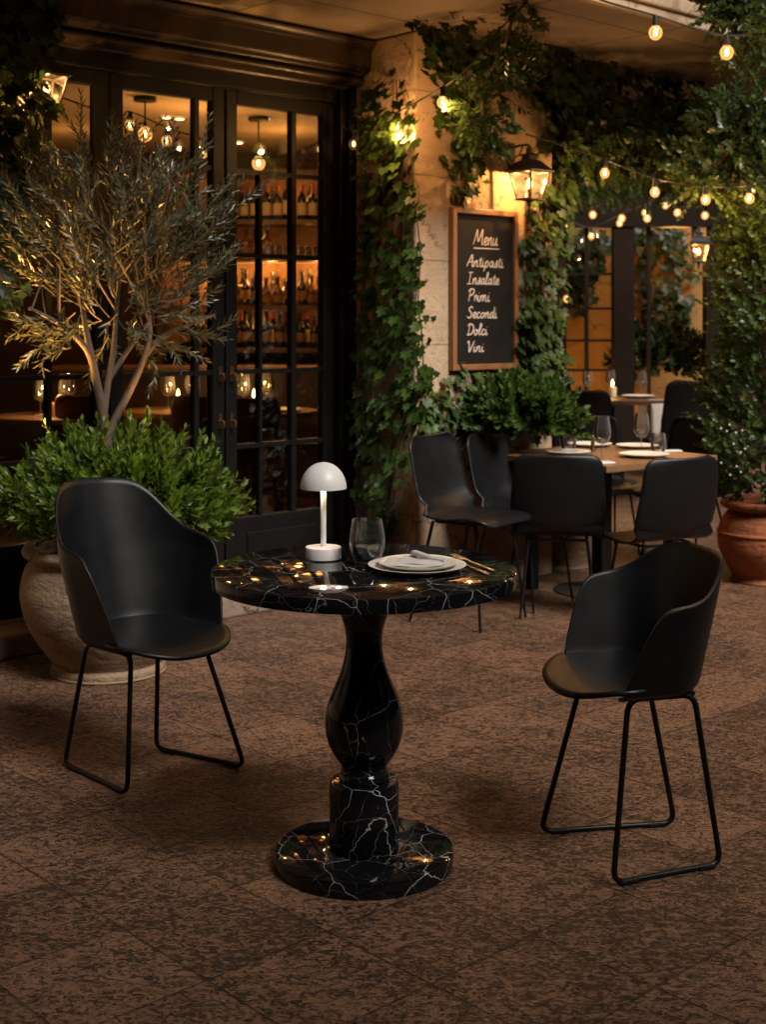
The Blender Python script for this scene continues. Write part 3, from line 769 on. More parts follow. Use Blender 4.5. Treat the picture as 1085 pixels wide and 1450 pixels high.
# tumbler with water
TG = G(520, 797, .7505)
tg = thing('water_tumbler', 'stemless glass a third full of water between lamp and plates', 'glass', TG)
o = [(0, 0), (.026, 0), (.031, .003), (.041, .024), (.0462, .047), (.0455, .068), (.0415, .095), (.0385, .1125)]
i_ = [(.0373, .1125), (.0402, .095), (.0442, .068), (.0448, .047), (.0395, .025), (.028, .0075), (0, .006)]
MB().lathe([(p.x, p.y) for p in catmull([(a, b, 0) for a, b in o], 4)]+[(.038, .1135)]+[(p.x, p.y) for p in catmull([(a, b, 0) for a, b in i_], 4)], seg=64, cap=False).build('glass_wall', 'tumbler', tg)
MB().lathe([(0, .0062), (.0281, .0077), (.0397, .025), (.0445, .040), (.0445, .0405), (0, .0400)], seg=64, cap=False).build('water', 'water', tg)

# plates and napkin, cutlery
PLC = G(591, 806, .752)
p1 = thing('dinner_plate', 'large ivory plate on the marble table, under the smaller plate', 'plate', (PLC.x, PLC.y, .7505))
MB().lathe([(0, 0), (.070, 0), (.080, .004), (.108, .0075), (.123, .0135), (.1245, .0155), (.1215, .0160), (.107, .0105), (.080, .0070), (0, .0062)], seg=96, cap=False).build('plate_rim', 'china', p1)
p2 = thing('side_plate', 'smaller ivory plate stacked on the large plate, carrying a folded napkin', 'plate', (PLC.x+.002, PLC.y+.004, .7569))
MB().lathe([(0, 0), (.060, 0), (.072, .004), (.092, .0085), (.1015, .0135), (.1025, .0153), (.0995, .0158), (.090, .0115), (.070, .0075), (0, .0066)], seg=96, cap=False).build('plate_rim', 'china', p2)
nk = MB()
def napkin(pts, z0, th):                             # soft folded sheet
    n = len(pts); vs = []; fs = []
    R = 8
    c = sum((Vector((*p, 0)) for p in pts), Vector())/n
    for lv, zz in ((0, 0), (1, th)):
        pass
    return None
def sheet(c, ax, ay, nx, ny, zf, th):
    P = []; Q = []
    for i in range(nx+1):
        a = []; b = []
        for j in range(ny+1):
            u, v = i/nx*2-1, j/ny*2-1; p = Vector(c)+Vector(ax)*u+Vector(ay)*v; z = zf(u, v)
            e = max(abs(u), abs(v)); k = th*(1-.65*max(0, (e-.85)/.15)**2)
            a.append((p.x, p.y, p.z+z)); b.append((p.x, p.y, p.z+z+k))
        P.append(a); Q.append(b)
    nk.grid(P[::-1]); nk.grid(Q)
    rim = lambda X: [X[i][0] for i in range(nx)]+[X[nx][j] for j in range(ny)]+[X[i][ny] for i in range(nx, 0, -1)]+[X[0][j] for j in range(ny, 0, -1)]
    nk.grid([rim(P), rim(Q)], True)
sheet((-.006, 0, .009), (.074, -.012, 0), (.012, .052, 0), 20, 14, lambda u, v: .004*u*u+.0012*math.sin(5*u+3*v), .0055)
sheet((.006, -.004, .0155), (.055, -.018, 0), (.014, .040, 0), 18, 12, lambda u, v: .001*math.sin(4*u-2*v)+.001*v, .0045)
# the rolled fold lying across it
nk.tube(catmull([(-.012, .040, .026), (-.006, .026, .0305), (.010, .008, .029), (.034, -.010, .0250), (.066, -.022, .0225)], 6), [.004]+[.0085-.0035*k/24 for k in range(24)], 12)
nk_o = thing('napkin', 'folded cream linen napkin lying on the smaller plate', 'napkin', (p2.location.x, p2.location.y, .7569))
nk.build('folded_linen', 'linen', nk_o)
def cutlery(name, label, a, b, kind):
    a, b = Vector(a), Vector(b); d = (b-a); L = d.length; ang = math.atan2(d.y, d.x)
    t = thing(name, label, 'cutlery', a, ang)
    h = MB(); hl = L*.52
    h.grid([[(x, w*math.cos(q), .0032+.0022*math.sin(q)) for q in [k*2*PI/10 for k in range(10)]] for x, w in [(L, .0005), (L-.004, .0040), (L-.02, .0048), (L-hl*.6, .0036), (L-hl, .0026)]], True)
    h.build('handle', 'steel', t)
    m = MB()
    if kind == 'knife':
        m.grid([[(x, w*math.cos(q), .0032+.0012*math.sin(q)) for q in [k*2*PI/8 for k in range(8)]] for x, w in [(L-hl, .0026), (L-hl-.01, .0075), (L*.2, .0085), (L*.06, .007), (0, .0008)]], True); m.build('blade', 'steel', t)
    else:
        m.grid([[(x, w*math.cos(q), z+.0012*math.sin(q)) for q in [k*2*PI/8 for k in range(8)]] for x, w, z in [(L-hl, .0026, .0032), (L*.36, .004, .0045), (L*.29, .0105, .0040), (L*.22, .0115, .003)]], True)
        for y in (-.0088, -.0029, .0029, .0088): m.tube([(L*.23, y, .003), (L*.1, y, .0025), (0, y*.95, .0055)], [.0017, .0015, .0008], 6)
        m.build('tines', 'steel', t)
    return t
cutlery('knife', 'slim knife on the marble, right of the plates and nearer the plate', G(628, 789, .7515), G(692, 814.5, .7515), 'knife')
cutlery('fork', 'slim fork on the marble, right of the plates and nearer the table edge', G(641, 787, .7515), G(702, 810.5, .7515), 'fork')

# ------------------------------------------------------------------ wooden table
WT = Vector((1.12, 6.86, 0)); WR = math.radians(-52); ZT = .70
wt = thing('wooden_table', 'square oak table with black pedestal legs, laid with plates and glasses', 'table', WT, WR)
MB().box((0, 0, ZT-.017), (.82, .82, .034)).build('tabletop', 'oak', wt, smooth=False, bevel=.004)
b = MB().lathe([(0, 0), (.24, 0), (.245, .006), (.05, .014), (0, .014)], seg=48, cap=False); b.build('foot_plate', 'iron', wt)
MB().box((0, 0, ZT/2), (.075, .075, ZT-.05)).build('leg', 'tube', wt, smooth=False, bevel=.005)
for x, y in ((-.25, -.25), (.25, .25)):
    MB().box((x, y, (ZT-.04)/2), (.05, .05, ZT-.045)).build('leg', 'tube', wt, smooth=False, bevel=.005)
GW = 'things laid on the wooden table'
wine(tuple(G(853, 653, ZT)), 'tall wine glass on the wooden table, left of the two at its front', 'wine glasses on the wooden table', 1.06)
wine(tuple(G(909, 641, ZT)), 'tall wine glass on the wooden table, right of the pair', 'wine glasses on the wooden table', 1.0)
def small_tumbler(loc, label, s=1):
    t = MB().lathe([(0, .003), (.028, .003), (.036, .02), (.040, .045), (.036, .085), (.033, .105), (.032, .105), (.035, .085), (.039, .045), (.035, .021), (.026, .006), (0, .006)], seg=28, cap=False).build('small_tumbler', 'clear', None)
    t.location = loc; t.scale = (s,)*3; tag(t, label, 'glass', 'tumblers on the wooden table')
small_tumbler(tuple(G(805, 637, ZT)), 'rounded tumbler at the left side of the wooden table', 1.15)
small_tumbler(tuple(G(933, 642, ZT)), 'rounded tumbler at the right side of the wooden table', 1.0)
plate(tuple(G(836, 632, ZT)), 'cream plate at the far left of the wooden table, behind the left wine glass', 'plates on the wooden table', .95)
plate(tuple(G(806, 643, ZT)), 'cream plate at the near left of the wooden table, half behind the chair back', 'plates on the wooden table', .9)
plate(tuple(G(903, 634, ZT)), 'cream plate at the far right of the wooden table', 'plates on the wooden table', .9)
plate(tuple(G(913, 647, ZT)), 'cream plate at the near right of the wooden table, below the wine glass', 'plates on the wooden table', 1.0)
def napk(px, py, z, label, rz=.3, s=1):
    p = G(px, py, z); t = MB(); t.box((0, 0, .005), (.16*s, .07*s, .010)); o = t.build('napkin', 'linen', None, smooth=False, bevel=.004); o.location = p; o.rotation_euler = (0, 0, rz); tag(o, label, 'napkin')
napk(948, 640, ZT, 'folded white napkin by the right tumbler on the wooden table', .2, .8)
napk(849, 657, ZT, 'folded pale napkin under the left wine glass on the wooden table', .4, .9)
sp = thing('salt_mill', 'small brass salt mill standing in the middle of the wooden table', 'mill', G(840, 640, ZT))
MB().lathe([(0, 0), (.016, 0), (.013, .02), (.009, .04), (.012, .06), (0, .062)], seg=20, cap=False).build('body', 'brass', sp)
MB().lathe([(0, .0625), (.011, .065), (.013, .075), (.008, .085), (0, .088)], seg=20, cap=False).build('knob', 'brass', sp)

# ------------------------------------------------------------------ rear table
ZR = .72; YR = 11.2
rt = thing('rear_table', 'dark wooden table with a lit candle, far back under the string lights', 'table', (1.93, YR+.3, 0), .12)
MB().box((0, 0, ZR-.02), (.98, .75, .04)).build('tabletop', 'walnut', rt, smooth=False, bevel=.004)
MB().box((0, 0, (ZR-.04)/2), (.09, .09, ZR-.05)).build('leg', 'tube', rt, smooth=False)
MB().lathe([(0, 0), (.25, 0), (.25, .012), (0, .014)], seg=32, cap=False).build('foot_plate', 'iron', rt)
cl = MB(); P = []
for i in range(9):
    u = i/8; P.append([(.26+.13*u+.01*math.sin(9*u), -.382-.012*math.sin(v*3), ZR+.002-.30*v-.01*math.sin(7*u)*v) if v > 0 else (.26+.13*u, -.30, ZR+.003) for v in [k/8 for k in range(9)]])
cl.grid(P).build('cloth', 'linen', None, solid=.004); cl_o = bpy.data.objects['cloth']; cl_o.location = rt.location; cl_o.rotation_euler = (0, 0, .12); cl_o.name = 'table_cloth'
tag(cl_o, 'grey linen cloth hanging over the front edge of the rear table', 'cloth')
candle(tuple(G(868, 562, ZR)), 'lit stub candle in the middle of the rear table', .7, 1.3)
for px, py, l in ((803, 562, 'leftmost on the rear table'), (832, 560, 'second from the left on the rear table'), (865, 557, 'behind the candle on the rear table'), (909, 560, 'rightmost on the rear table')):
    wine(tuple(G(px, py, ZR)), f'wine glass {l}', 'wine glasses on the rear table', 1.05)
plate(tuple(G(826, 562, ZR)), 'white plate on the left of the rear table', 'plates on the rear table', 1.1)
plate(tuple(G(905, 563, ZR)), 'white plate on the right of the rear table', 'plates on the rear table', 1.1)
dup(ch2, (2.32, 10.25, 0), face(-.15, 1), 'dark shell chair at the rear table, back towards us on its right', 'chairs at the rear table', 1.1)
dup(ch2, (1.55, 10.45, 0), face(.2, 1), 'dark shell chair at the rear table, back towards us on its left', 'chairs at the rear table', 1.0)
rt2 = thing('side_table', 'small dark table beyond the rear chair, half hidden by the potted shrub', 'table', (2.95, 11.6, 0), .1)
MB().box((0, 0, ZR-.02), (.7, .7, .04)).build('tabletop', 'walnut', rt2, smooth=False, bevel=.004)
MB().box((0, 0, (ZR-.04)/2), (.08, .08, ZR-.05)).build('leg', 'tube', rt2, smooth=False)

# ------------------------------------------------------------------ inside the bar: tables and chairs
def room_table(px, Y, label, lc):
    x = (px-CX)/F*Y
    t = thing('bar_table', label, 'table', (x, Y, .10))
    MB().lathe([(0, .655), (.40, .655), (.405, .66), (.405, .685), (.40, .69), (0, .69)], seg=40, cap=False).build('tabletop', 'oak', t)
    MB().tube([(0, 0, .02), (0, 0, .66)], .035, 12).build('leg', 'tube', t)
    MB().lathe([(0, 0), (.22, 0), (.22, .012), (0, .02)], seg=28, cap=False).build('foot_plate', 'iron', t)
    candle((x-.01, Y-.12, .791), f'lit candle on {lc}', 2.2, 1.25)
    wine((x-.09, Y-.02, .791), f'wine glass left of the candle on {lc}', 'wine glasses inside the bar', 1.15)
    wine((x+.06, Y+.05, .791), f'wine glass behind the candle on {lc}', 'wine glasses inside the bar', 1.25)
    plate((x+.19, Y-.14, .791), f'plate on {lc}', 'plates inside the bar', .95)
room_table(364, 8.9, 'round wooden table inside the bar, seen through the right door', 'the table behind the right door')
room_table(258, 8.9, 'round wooden table inside the bar, seen through the middle door', 'the table behind the middle door')
room_table(78, 8.4, 'round wooden table inside the bar, seen through the left door', 'the table behind the left door')
rc = make_chair(.47, .36, .21, 'leather', 'iron', 'bar_chair')
GB = 'leather chairs inside the bar'
place(rc, (-.52, 9.15, .10), face(-.9, -.1), 'tan leather chair right of the table behind the right door', GB)
dup(rc, (-.82, 8.10, .10), face(-.1, .9), 'tan leather chair in front of the table behind the right door', GB)
dup(rc, (-1.05, 8.25, .10), face(.2, .9), 'tan leather chair left of the door stile inside the bar', GB)
dup(rc, (-1.75, 8.3, .10), face(.4, .9), 'tan leather chair at the table behind the middle door', GB)
dup(rc, (-2.5, 8.0, .10), face(.6, .7), 'tan leather chair at the table behind the left door', GB)
# ------------------------------------------------------------------ menu board
GL = {
 'M': (.80, [[(0, 0), (.10, .42), (.21, 1.0), (.27, .55), (.36, .22), (.48, .6), (.60, 1.0), (.63, .5), (.67, .03), (.76, .06)]]),
 'e': (.31, [[(0, .16), (.17, .25), (.24, .40), (.15, .5), (.04, .36), (.04, .1), (.15, 0), (.31, .12)]]),
 'n': (.39, [[(.02, .5), (.04, .25), (.02, 0), (.07, .3), (.18, .5), (.25, .42), (.24, .1), (.29, 0), (.39, .1)]]),
 'u': (.40, [[(.02, .5), (.02, .14), (.09, 0), (.2, .15), (.26, .5), (.26, .1), (.31, 0), (.40, .1)]]),
 'A': (.50, [[(0, 0), (.14, .45), (.32, 1.0), (.37, .5), (.42, 0), (.50, .08)], [(.05, .36), (.45, .42)]]),
 't': (.24, [[(.12, .82), (.08, .3), (.12, .02), (.24, .1)], [(-.03, .58), (.24, .61)]]),
 'i': (.20, [[(.05, .5), (.04, .15), (.09, 0), (.20, .1)], [(.08, .68), (.10, .72)]]),
 'p': (.36, [[(.06, .5), (.03, 0), (-.02, -.40)], [(.04, .25), (.15, .5), (.26, .40), (.22, .08), (.10, 0), (.04, .08)]]),
 'a': (.38, [[(.26, .44), (.13, .5), (.02, .25), (.08, .02), (.2, .12), (.27, .48), (.26, .1), (.31, 0), (.38, .1)]]),
 's': (.28, [[(0, .08), (.12, .35), (.17, .55), (.20, .30), (.18, .06), (.08, 0), (.0, .05)], [(.17, .04), (.28, .12)]]),
 'I': (.44, [[(.22, 1), (.17, 0)], [(.06, .98), (.40, 1.0)], [(0, 0), (.34, .01)]]),
 'l': (.22, [[(0, .15), (.13, .65), (.16, .95), (.09, 1.0), (.05, .6), (.05, .12), (.10, 0), (.22, .1)]]),
 'P': (.44, [[(.14, .95), (.08, 0)], [(.0, .80), (.14, 1.0), (.36, .97), (.41, .75), (.28, .53), (.12, .48)]]),
 'r': (.27, [[(.05, .5), (.04, 0)], [(.05, .28), (.14, .46), (.20, .48), (.21, .2), (.27, .1)]]),
 'm': (.56, [[(.02, .5), (.02, 0), (.06, .3), (.15, .5), (.21, .4), (.21, 0), (.25, .3), (.34, .5), (.41, .4), (.41, .1), (.46, 0), (.56, .1)]]),
 'S': (.46, [[(.42, .85), (.30, 1.0), (.14, .88), (.15, .66), (.30, .48), (.34, .2), (.2, 0), (.02, .12)]]),
 'c': (.29, [[(.24, .42), (.13, .5), (.02, .25), (.1, 0), (.29, .12)]]),
 'o': (.36, [[(.15, .5), (.03, .3), (.07, .03), (.20, .06), (.26, .32), (.15, .5), (.22, .40), (.36, .42)]]),
 'd': (.40, [[(.24, .42), (.13, .5), (.02, .25), (.08, .02), (.2, .12), (.28, .5)], [(.33, 1.0), (.28, .4), (.27, .1), (.32, 0), (.40, .1)]]),
 'D': (.52, [[(.14, .95), (.08, .0)], [(-.02, .82), (.16, 1.0), (.40, .85), (.46, .45), (.30, .08), (.0, .0)]]),
 'V': (.46, [[(-.03, .84), (.06, 1.0), (.12, .5), (.17, 0), (.32, .5), (.46, 1.02)]])}
s0, s1 = fpx(635, W_P), fpx(728, W_P)
zt_, zb_ = fz(293, s0, W_P), fz(525, s0, W_P); bw = s1-s0; bh = zt_-zb_
mo = fac(s0, W_P+.004, zb_)
mn = thing('menu_board', 'tall black chalkboard menu in an oak frame, hung on the stone pier', 'menu board', mo, FA)
# local: x along the wall, -y out, z up
def lb(x0, x1, y0, y1, z0, z1): return MB().box(((x0+x1)/2, -(y0+y1)/2, (z0+z1)/2), (x1-x0, y1-y0, z1-z0))
fw_ = .030
lb(fw_, bw-fw_, .0, .014, fw_, bh-fw_).build('chalkboard', 'chalk', mn, smooth=False)
for a in ((0, fw_, 0, .032, 0, bh), (bw-fw_, bw, 0, .032, 0, bh), (fw_, bw-fw_, 0, .031, 0, fw_), (fw_, bw-fw_, 0, .031, bh-fw_, bh)):
    lb(*a).build('frame_rail', 'frameoak', mn, smooth=False, bevel=.004)
KX, KZ = bw/532, bh/1310
def write(word, x0, x1, base, cap):
    adv = sum(GL[c][0] for c in word); X0 = (x0-80)*KX; wd = (x1-x0)*KX; hz = (base-cap)*KZ; zb = bh-(base-62)*KZ
    sl = .16*hz; kx = (wd-sl)/adv; mb = MB(); cx = 0
    for c in word:
        for st in GL[c][1]:
            pts = catmull([(X0+(cx+x)*kx+sl*y, -.0152, zb+y*hz) for x, y in st], 7)
            n = len(pts); mb.tube(pts, [.0038*(1-.35*abs(2*i/max(1, n-1)-1)**3) for i in range(n)], 6)
        cx += GL[c][0]
    for v in range(len(mb.v)):
        x, y, z = mb.v[v]; mb.v[v] = (x, -.0152+(y+.0152)*.25, z)
    mb.build('lettering', 'chalkline', mn)
for a in (('Menu', 255, 468, 352, 230), ('Antipasti', 203, 512, 532, 438), ('Insalate', 205, 476, 674, 580), ('Primi', 210, 400, 814, 716), ('Secondi', 203, 458, 950, 858), ('Dolci', 205, 380, 1087, 998), ('Vini', 205, 350, 1224, 1138)): write(*a)
ul = MB(); ul.tube([((258-80)*KX, -.0150, bh-(383-62)*KZ), ((465-80)*KX, -.0150, bh-(381-62)*KZ)], [.0035, .0030], 6)
ul.build('underline', 'chalkline', mn)

# ------------------------------------------------------------------ lanterns
def lantern(p, rz, label, e, arm, s=1.0, flip=1):
    """p = centre of the glass body; the arm runs along local +Y to the wall"""
    t = thing('wall_lantern', label, 'lantern', p, rz, 'old style wall lanterns', s)
    a, b, h = .050, .080, .075
    corners = [(-1, -1), (1, -1), (1, 1), (-1, 1)]
    fr = MB()
    for x, y in corners: fr.tube([(x*a, y*a, -h), (x*b, y*b, h)], .0065, 6)
    for r, z in ((a, -h), (b, h)): fr.tube(fillet([(x*r, y*r, z) for x, y in corners], .004, 2, True), .0055, 6, True)
    fr.box((0, 0, -h-.004), (2*a+.02, 2*a+.02, .008))
    fr.build('frame', 'iron', t)
    g = MB()
    for i in range(4):
        (x0, y0), (x1, y1) = corners[i], corners[(i+1) % 4]
        g.add([(x0*a, y0*a, -h), (x1*a, y1*a, -h), (x1*b, y1*b, h), (x0*b, y0*b, h)], [(0, 1, 2, 3)])
    g.build('glass_pane', 'smoke', t, smooth=False)
    rf = MB(); P = []
    for r, z in ((.100, h), (.102, h+.008), (.085, h+.022), (.055, h+.058), (.032, h+.072), (.030, h+.085), (.040, h+.095), (.030, h+.105), (.014, h+.108), (.012, h+.14), (0.001, h+.15)):
        P.append([(x*r, y*r, z) for x, y in corners])
    rf.grid(P, True); rf.build('roof', 'iron', t, smooth=False)
    MB().lathe([(0, -h-.075), (.006, -h-.068), (.010, -h-.058), (.005, -h-.045), (.012, -h-.035), (.008, -h-.022), (.03, -h-.008), (0, -h-.008)], seg=14, cap=False).build('finial', 'iron', t)
    br = MB(); br.tube(fillet([(0, 0, h+.11), (0, 0, h+.155), (0, arm*.5, h+.160), (0, arm-.008, h+.150)], .03), .007, 8)
    br.tube(catmull([(0, arm*.35, h+.158), (0, arm*.5, h+.11), (0, arm*.8, h+.09), (0, arm-.008, h+.05)], 6), .005, 6)
    br.build('bracket', 'iron', t)
    MB().box((0, arm-.006, h+.10), (.06, .010, .16)).build('wall_plate', 'iron', t, smooth=False, bevel=.004)
    MB().lathe([(0, -h+.004), (.012, -h+.006), (.012, -.02), (0, -.02)], seg=12, cap=False).build('candle_sleeve', 'wax', t)
    MB().lathe([(0, -.02), (.012, -.012), (.019, .006), (.014, .028), (0, .045)], seg=14, cap=False).build('bulb', 'bulbcore', t)
    lamp(Vector(p)+Vector((0, 0, .058*s)), e, WARM, .008, t, 'lantern_light')
    return t
tl_ = fpx(750, W_P+.14)
lantern(fac(tl_, W_P+.14, fz(263, tl_, W_P+.14)), FA, 'black glass lantern glowing on the stone pier, above right of the menu board', 10, .14, .92)
tl2 = fpx(66, .30)
lantern(fac(tl2, .30, fz(128, tl2, .30)), FA, 'black glass lantern glowing among leaves at the upper left of the doors', 4.0, .30-.01, .76)
# ------------------------------------------------------------------ string lights
def string(label, pts, bulbs, r=.026, e=.9, sag=None):
    t = thing('string_light', label, 'string lights', pts[0], group='bulb strings over the terrace')
    MB().tube(catmull(pts, 10), .0045, 6).build('cable', 'cable', t, world=True)
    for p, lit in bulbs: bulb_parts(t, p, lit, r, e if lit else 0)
    return t
def bs(lst): return [(W(*b[:3]), b[3] if len(b) > 3 else True) for b in lst]
UP = Vector((0, 0, .072))
b1 = bs([(501, 204, 6.86, False), (562, 180, 6.52), (627, 145, 6.30)])
string('bulb string looping from the door frame up across the stone pier', [fac(.80, .055, b1[0][0].z+.10), b1[0][0]+UP, b1[1][0]+UP, b1[2][0]+UP, W(665, 93, 6.2), W(705, 45, 6.05), Vector((W(745, 5, 5.95).x, 5.95, 2.79))], b1, .027, 7)
b2 = bs([(929, 46, 5.75), (1030, 74, 5.75), (1150, 60, 5.8)])
string('bulb string along the canopy edge at the top right', [W(700, -75, 5.9), W(820, -12, 5.8), b2[0][0]+UP, b2[1][0]+UP, b2[2][0]+UP, W(1230, 0, 6.0)], b2, .030, 1.6)
b3 = bs([(857, 245, 7.1), (928, 272, 7.05), (1000, 283, 6.9), (1062, 281, 6.8)])
string('sagging bulb string in front of the vines, from the lantern to the potted shrub', [W(745, 190, 6.95), W(795, 205, 7.05)]+[p+UP for p, _ in b3]+[W(1140, 225, 6.7)], b3, .0255, 4)
b4 = bs([(805, 286, 10.0), (840, 304, 10.0), (881, 309, 10), (917, 309, 10), (960, 301, 10), (999, 305, 10)])
string('rear bulb string low over the courtyard, with six bulbs', [W(770, 240, 9.9)]+[p+UP for p, _ in b4]+[W(1060, 262, 9.9)], b4, .028, 1.8)
b5 = bs([(804, 322, 11.4), (838, 334, 11.4), (878, 316, 11.4), (914, 301, 11.4), (943, 291, 11.4)])
string('farthest bulb string in front of the courtyard windows, with five bulbs', [W(782, 290, 11.4)]+[p+UP for p, _ in b5]+[W(1010, 262, 11.4)], b5, .028, 1.0)
b6 = bs([(780, 399, 12.2), (803, 423, 12.4)])  # stand in for bulb reflections in the window; the cable is added
string('two bulbs on an added short cable, standing in for reflections at the courtyard window', [W(781, 300, 12.2), W(779, 345, 12.2), b6[0][0]+UP, b6[1][0]+UP], b6, .032, .8)
b7 = bs([(184, 177, 7.3), (236, 199, 7.5), (288, 216, 7.7)])  # reflections in the door glass, built as an added string indoors
string('bulb string added inside the bar, standing in for bulbs reflected in the middle door', [Vector((-2.2, 7.0, 2.74)), W(150, 160, 7.2)]+[p+UP for p, _ in b7]+[W(345, 225, 8.0), W(440, 208, 8.2), Vector((-.2, 8.4, 2.74))], b7, .030, .5)

# ------------------------------------------------------------------ foliage tools
def leafbatch(mb, pos, out, size, tpl, droop=.9, jit=.45, outward=.5):
    n = len(pos); pos = np.asarray(pos); out = np.asarray(out, float)
    if out.ndim == 1: out = np.tile(out, (n, 1))
    tip = np.array([0, 0, -1.0])*droop+out*outward+rvec(n)*jit
    nrm = out+np.array([0, 0, .45])+rvec(n)*jit
    mb.leaves(pos, tip, nrm, np.asarray(size), tpl)
def sprigs(mb, base, d, L, n, size, tpl, ang=.9, whorl=2.4, stems=None, sr=.0016, up=.25):
    """shoots with leaves in a spiral; base/d (N,3)"""
    base = np.asarray(base, float); d = np.asarray(d, float); d = d/np.linalg.norm(d, axis=1, keepdims=True); N = len(base)
    L = np.broadcast_to(np.asarray(L, float), (N,)); ref = rvec(N); x = np.cross(d, ref); x /= np.linalg.norm(x, axis=1, keepdims=True); y = np.cross(d, x)
    curve = np.array([0, 0, 1.0])*up+rvec(N)*.25
    for k in range(n):
        f = (k+.6)/n; a = k*whorl+rng.uniform(-.4, .4, N)
        rad = x*np.cos(a)[:, None]+y*np.sin(a)[:, None]
        p = base+d*(L*f)[:, None]+curve*(L*f*f*.5)[:, None]
        dd = d+curve*f
        tip = dd*math.cos(ang*(1-.45*f))+rad*math.sin(ang*(1-.45*f))+rvec(N)*.12
        nrm = dd*.8-rad*.5+rvec(N)*.2
        mb.leaves(p, tip, nrm, size*rng.uniform(.7, 1.15, N)*(1-.35*max(0, f-.7)/.3), tpl)
    if stems is not None:
        for i in range(N):
            pts = [base[i]+d[i]*L[i]*f+curve[i]*L[i]*f*f*.5 for f in (0, .35, .7, 1)]
            stems.tube(pts, [sr*1.3, sr, sr*.8, sr*.5], 4)
def clusters(n, per, sd):
    """cluster offsets (n*per, 3)"""
    return np.repeat(np.arange(n), per), rng.normal(size=(n*per, 3))*sd
def plane_t(tc, px, py, off):                        # pier return face (t = tc), off towards the doors
    k = (px-CX)/F; t = tc-off; x0, y0 = FO.x+FU.x*t, FO.y+FU.y*t
    w = (k*y0-x0)/(FN.x-k*FN.y); p = fac(t, w, 0); p.z = HC-(py-H0)/F*p.y; return p
def plane_w(wc, px, py, off):                        # faces parallel to the shopfront
    w = wc+off; t = fpx(px, w); p = fac(t, w, 0); p.z = HC-(py-H0)/F*p.y; return p
def ivy(name, label, cat, fn, out, profile, n, size, mat='ivy', tpl=IVY, depth=.09, clump=6, stems=10, loc=None, group=None, droop=.9, hug=.35):
    """leaves over a face; profile rows (py, left px, right px) outline it as surveyed"""
    ys = [p[0] for p in profile]; mb = MB(); st = MB(); pos = []
    area = [max(1, p[2]-p[1]) for p in profile]
    def edges(y): return np.interp(y, ys, [p[1] for p in profile]), np.interp(y, ys, [p[2] for p in profile])
    tries = 0
    while len(pos) < n and tries < n*8:
        tries += 1; y = rng.uniform(ys[0], ys[-1]); a, b = edges(y)
        if rng.uniform() > (b-a)/max(area): continue
        x = rng.uniform(a, b); 
        for _ in range(clump):
            xx = x+rng.normal()*9; yy = y+rng.normal()*11
            c = 1-abs((xx-(a+b)/2)/max(1, (b-a)/2+14))
            if c < 0: continue
            pos.append(fn(xx, yy, .008+depth*min(1, .25+c)*rng.uniform(.05, 1)**1.3))
    pos = np.array([tuple(p) for p in pos[:n]])
    leafbatch(mb, pos, tuple(out), size*rng.uniform(.55, 1.15, len(pos)), tpl, droop)
    for k in range(stems):
        f = rng.uniform(.12, .88); pts = []; x = f
        for y in np.linspace(ys[-1], ys[0], 12):
            a, b = edges(y); x = min(.95, max(.05, x+rng.normal()*.07)); pts.append(fn(a+(b-a)*x, y, .012+.02*rng.uniform()))
        st.tube(catmull(pts, 3), [.006-.004*i/33 for i in range(34)], 5)
    lo = min(pos, key=lambda p: p[2]); t = thing(name, label, cat, loc if loc is not None else tuple(lo), group=group)
    mb.build('foliage', mat, t, world=True, smooth=False)
    if stems: st.build('stem', 'vinewood', t, world=True)
    return t
nFU = tuple(-FU); nFN = tuple(FN)
ivy('climbing_ivy', 'thick green ivy column climbing the pier corner between the doors and the menu', 'ivy', lambda x, y, o: plane_t(T_P0, x, y, o), (-.72, -.70, 0),
    [(112, 535, 568), (160, 510, 584), (240, 508, 588), (330, 503, 602), (440, 508, 596), (520, 502, 610), (580, 498, 594), (640, 504, 570), (700, 502, 556), (760, 506, 550), (800, 512, 545)], 950, .062, depth=.15, clump=5, stems=9)
ivy('climbing_ivy', 'sparse ivy strands on the bare stone left of the menu board', 'ivy', lambda x, y, o: plane_w(W_P, x, y, o), nFN,
    [(60, 600, 680), (110, 615, 690), (170, 628, 690), (230, 634, 690), (285, 645, 675)], 260, .066, depth=.08, clump=4, stems=6)
ivy('climbing_ivy', 'thin ivy shoots creeping up the stone below the menu board', 'ivy', lambda x, y, o: plane_w(W_P, x, y, o), nFN,
    [(520, 640, 668), (560, 605, 690), (600, 596, 700), (650, 592, 640)], 150, .066, depth=.05, clump=4, stems=6)
ivy('climbing_ivy', 'leafy ivy strip right of the menu board under the lantern', 'ivy', lambda x, y, o: plane_w(W_P, x, y, o), nFN,
    [(255, 768, 815), (330, 746, 806), (420, 746, 795), (480, 744, 792), (540, 732, 800), (610, 722, 800)], 620, .068, depth=.14, clump=5, stems=6)
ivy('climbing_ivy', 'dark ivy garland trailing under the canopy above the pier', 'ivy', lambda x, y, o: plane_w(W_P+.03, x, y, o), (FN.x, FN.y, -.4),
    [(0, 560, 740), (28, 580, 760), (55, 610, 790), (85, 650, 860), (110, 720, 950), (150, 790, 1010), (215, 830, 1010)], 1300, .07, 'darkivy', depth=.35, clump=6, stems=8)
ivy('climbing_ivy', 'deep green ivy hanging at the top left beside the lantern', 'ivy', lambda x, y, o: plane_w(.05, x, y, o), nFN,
    [(-40, -40, 88), (40, -40, 84), (90, -40, 70), (150, -40, 52), (220, -40, 50), (300, -40, 34), (420, -40, 20)], 1200, .07, 'darkivy', depth=.30, clump=5, stems=6)
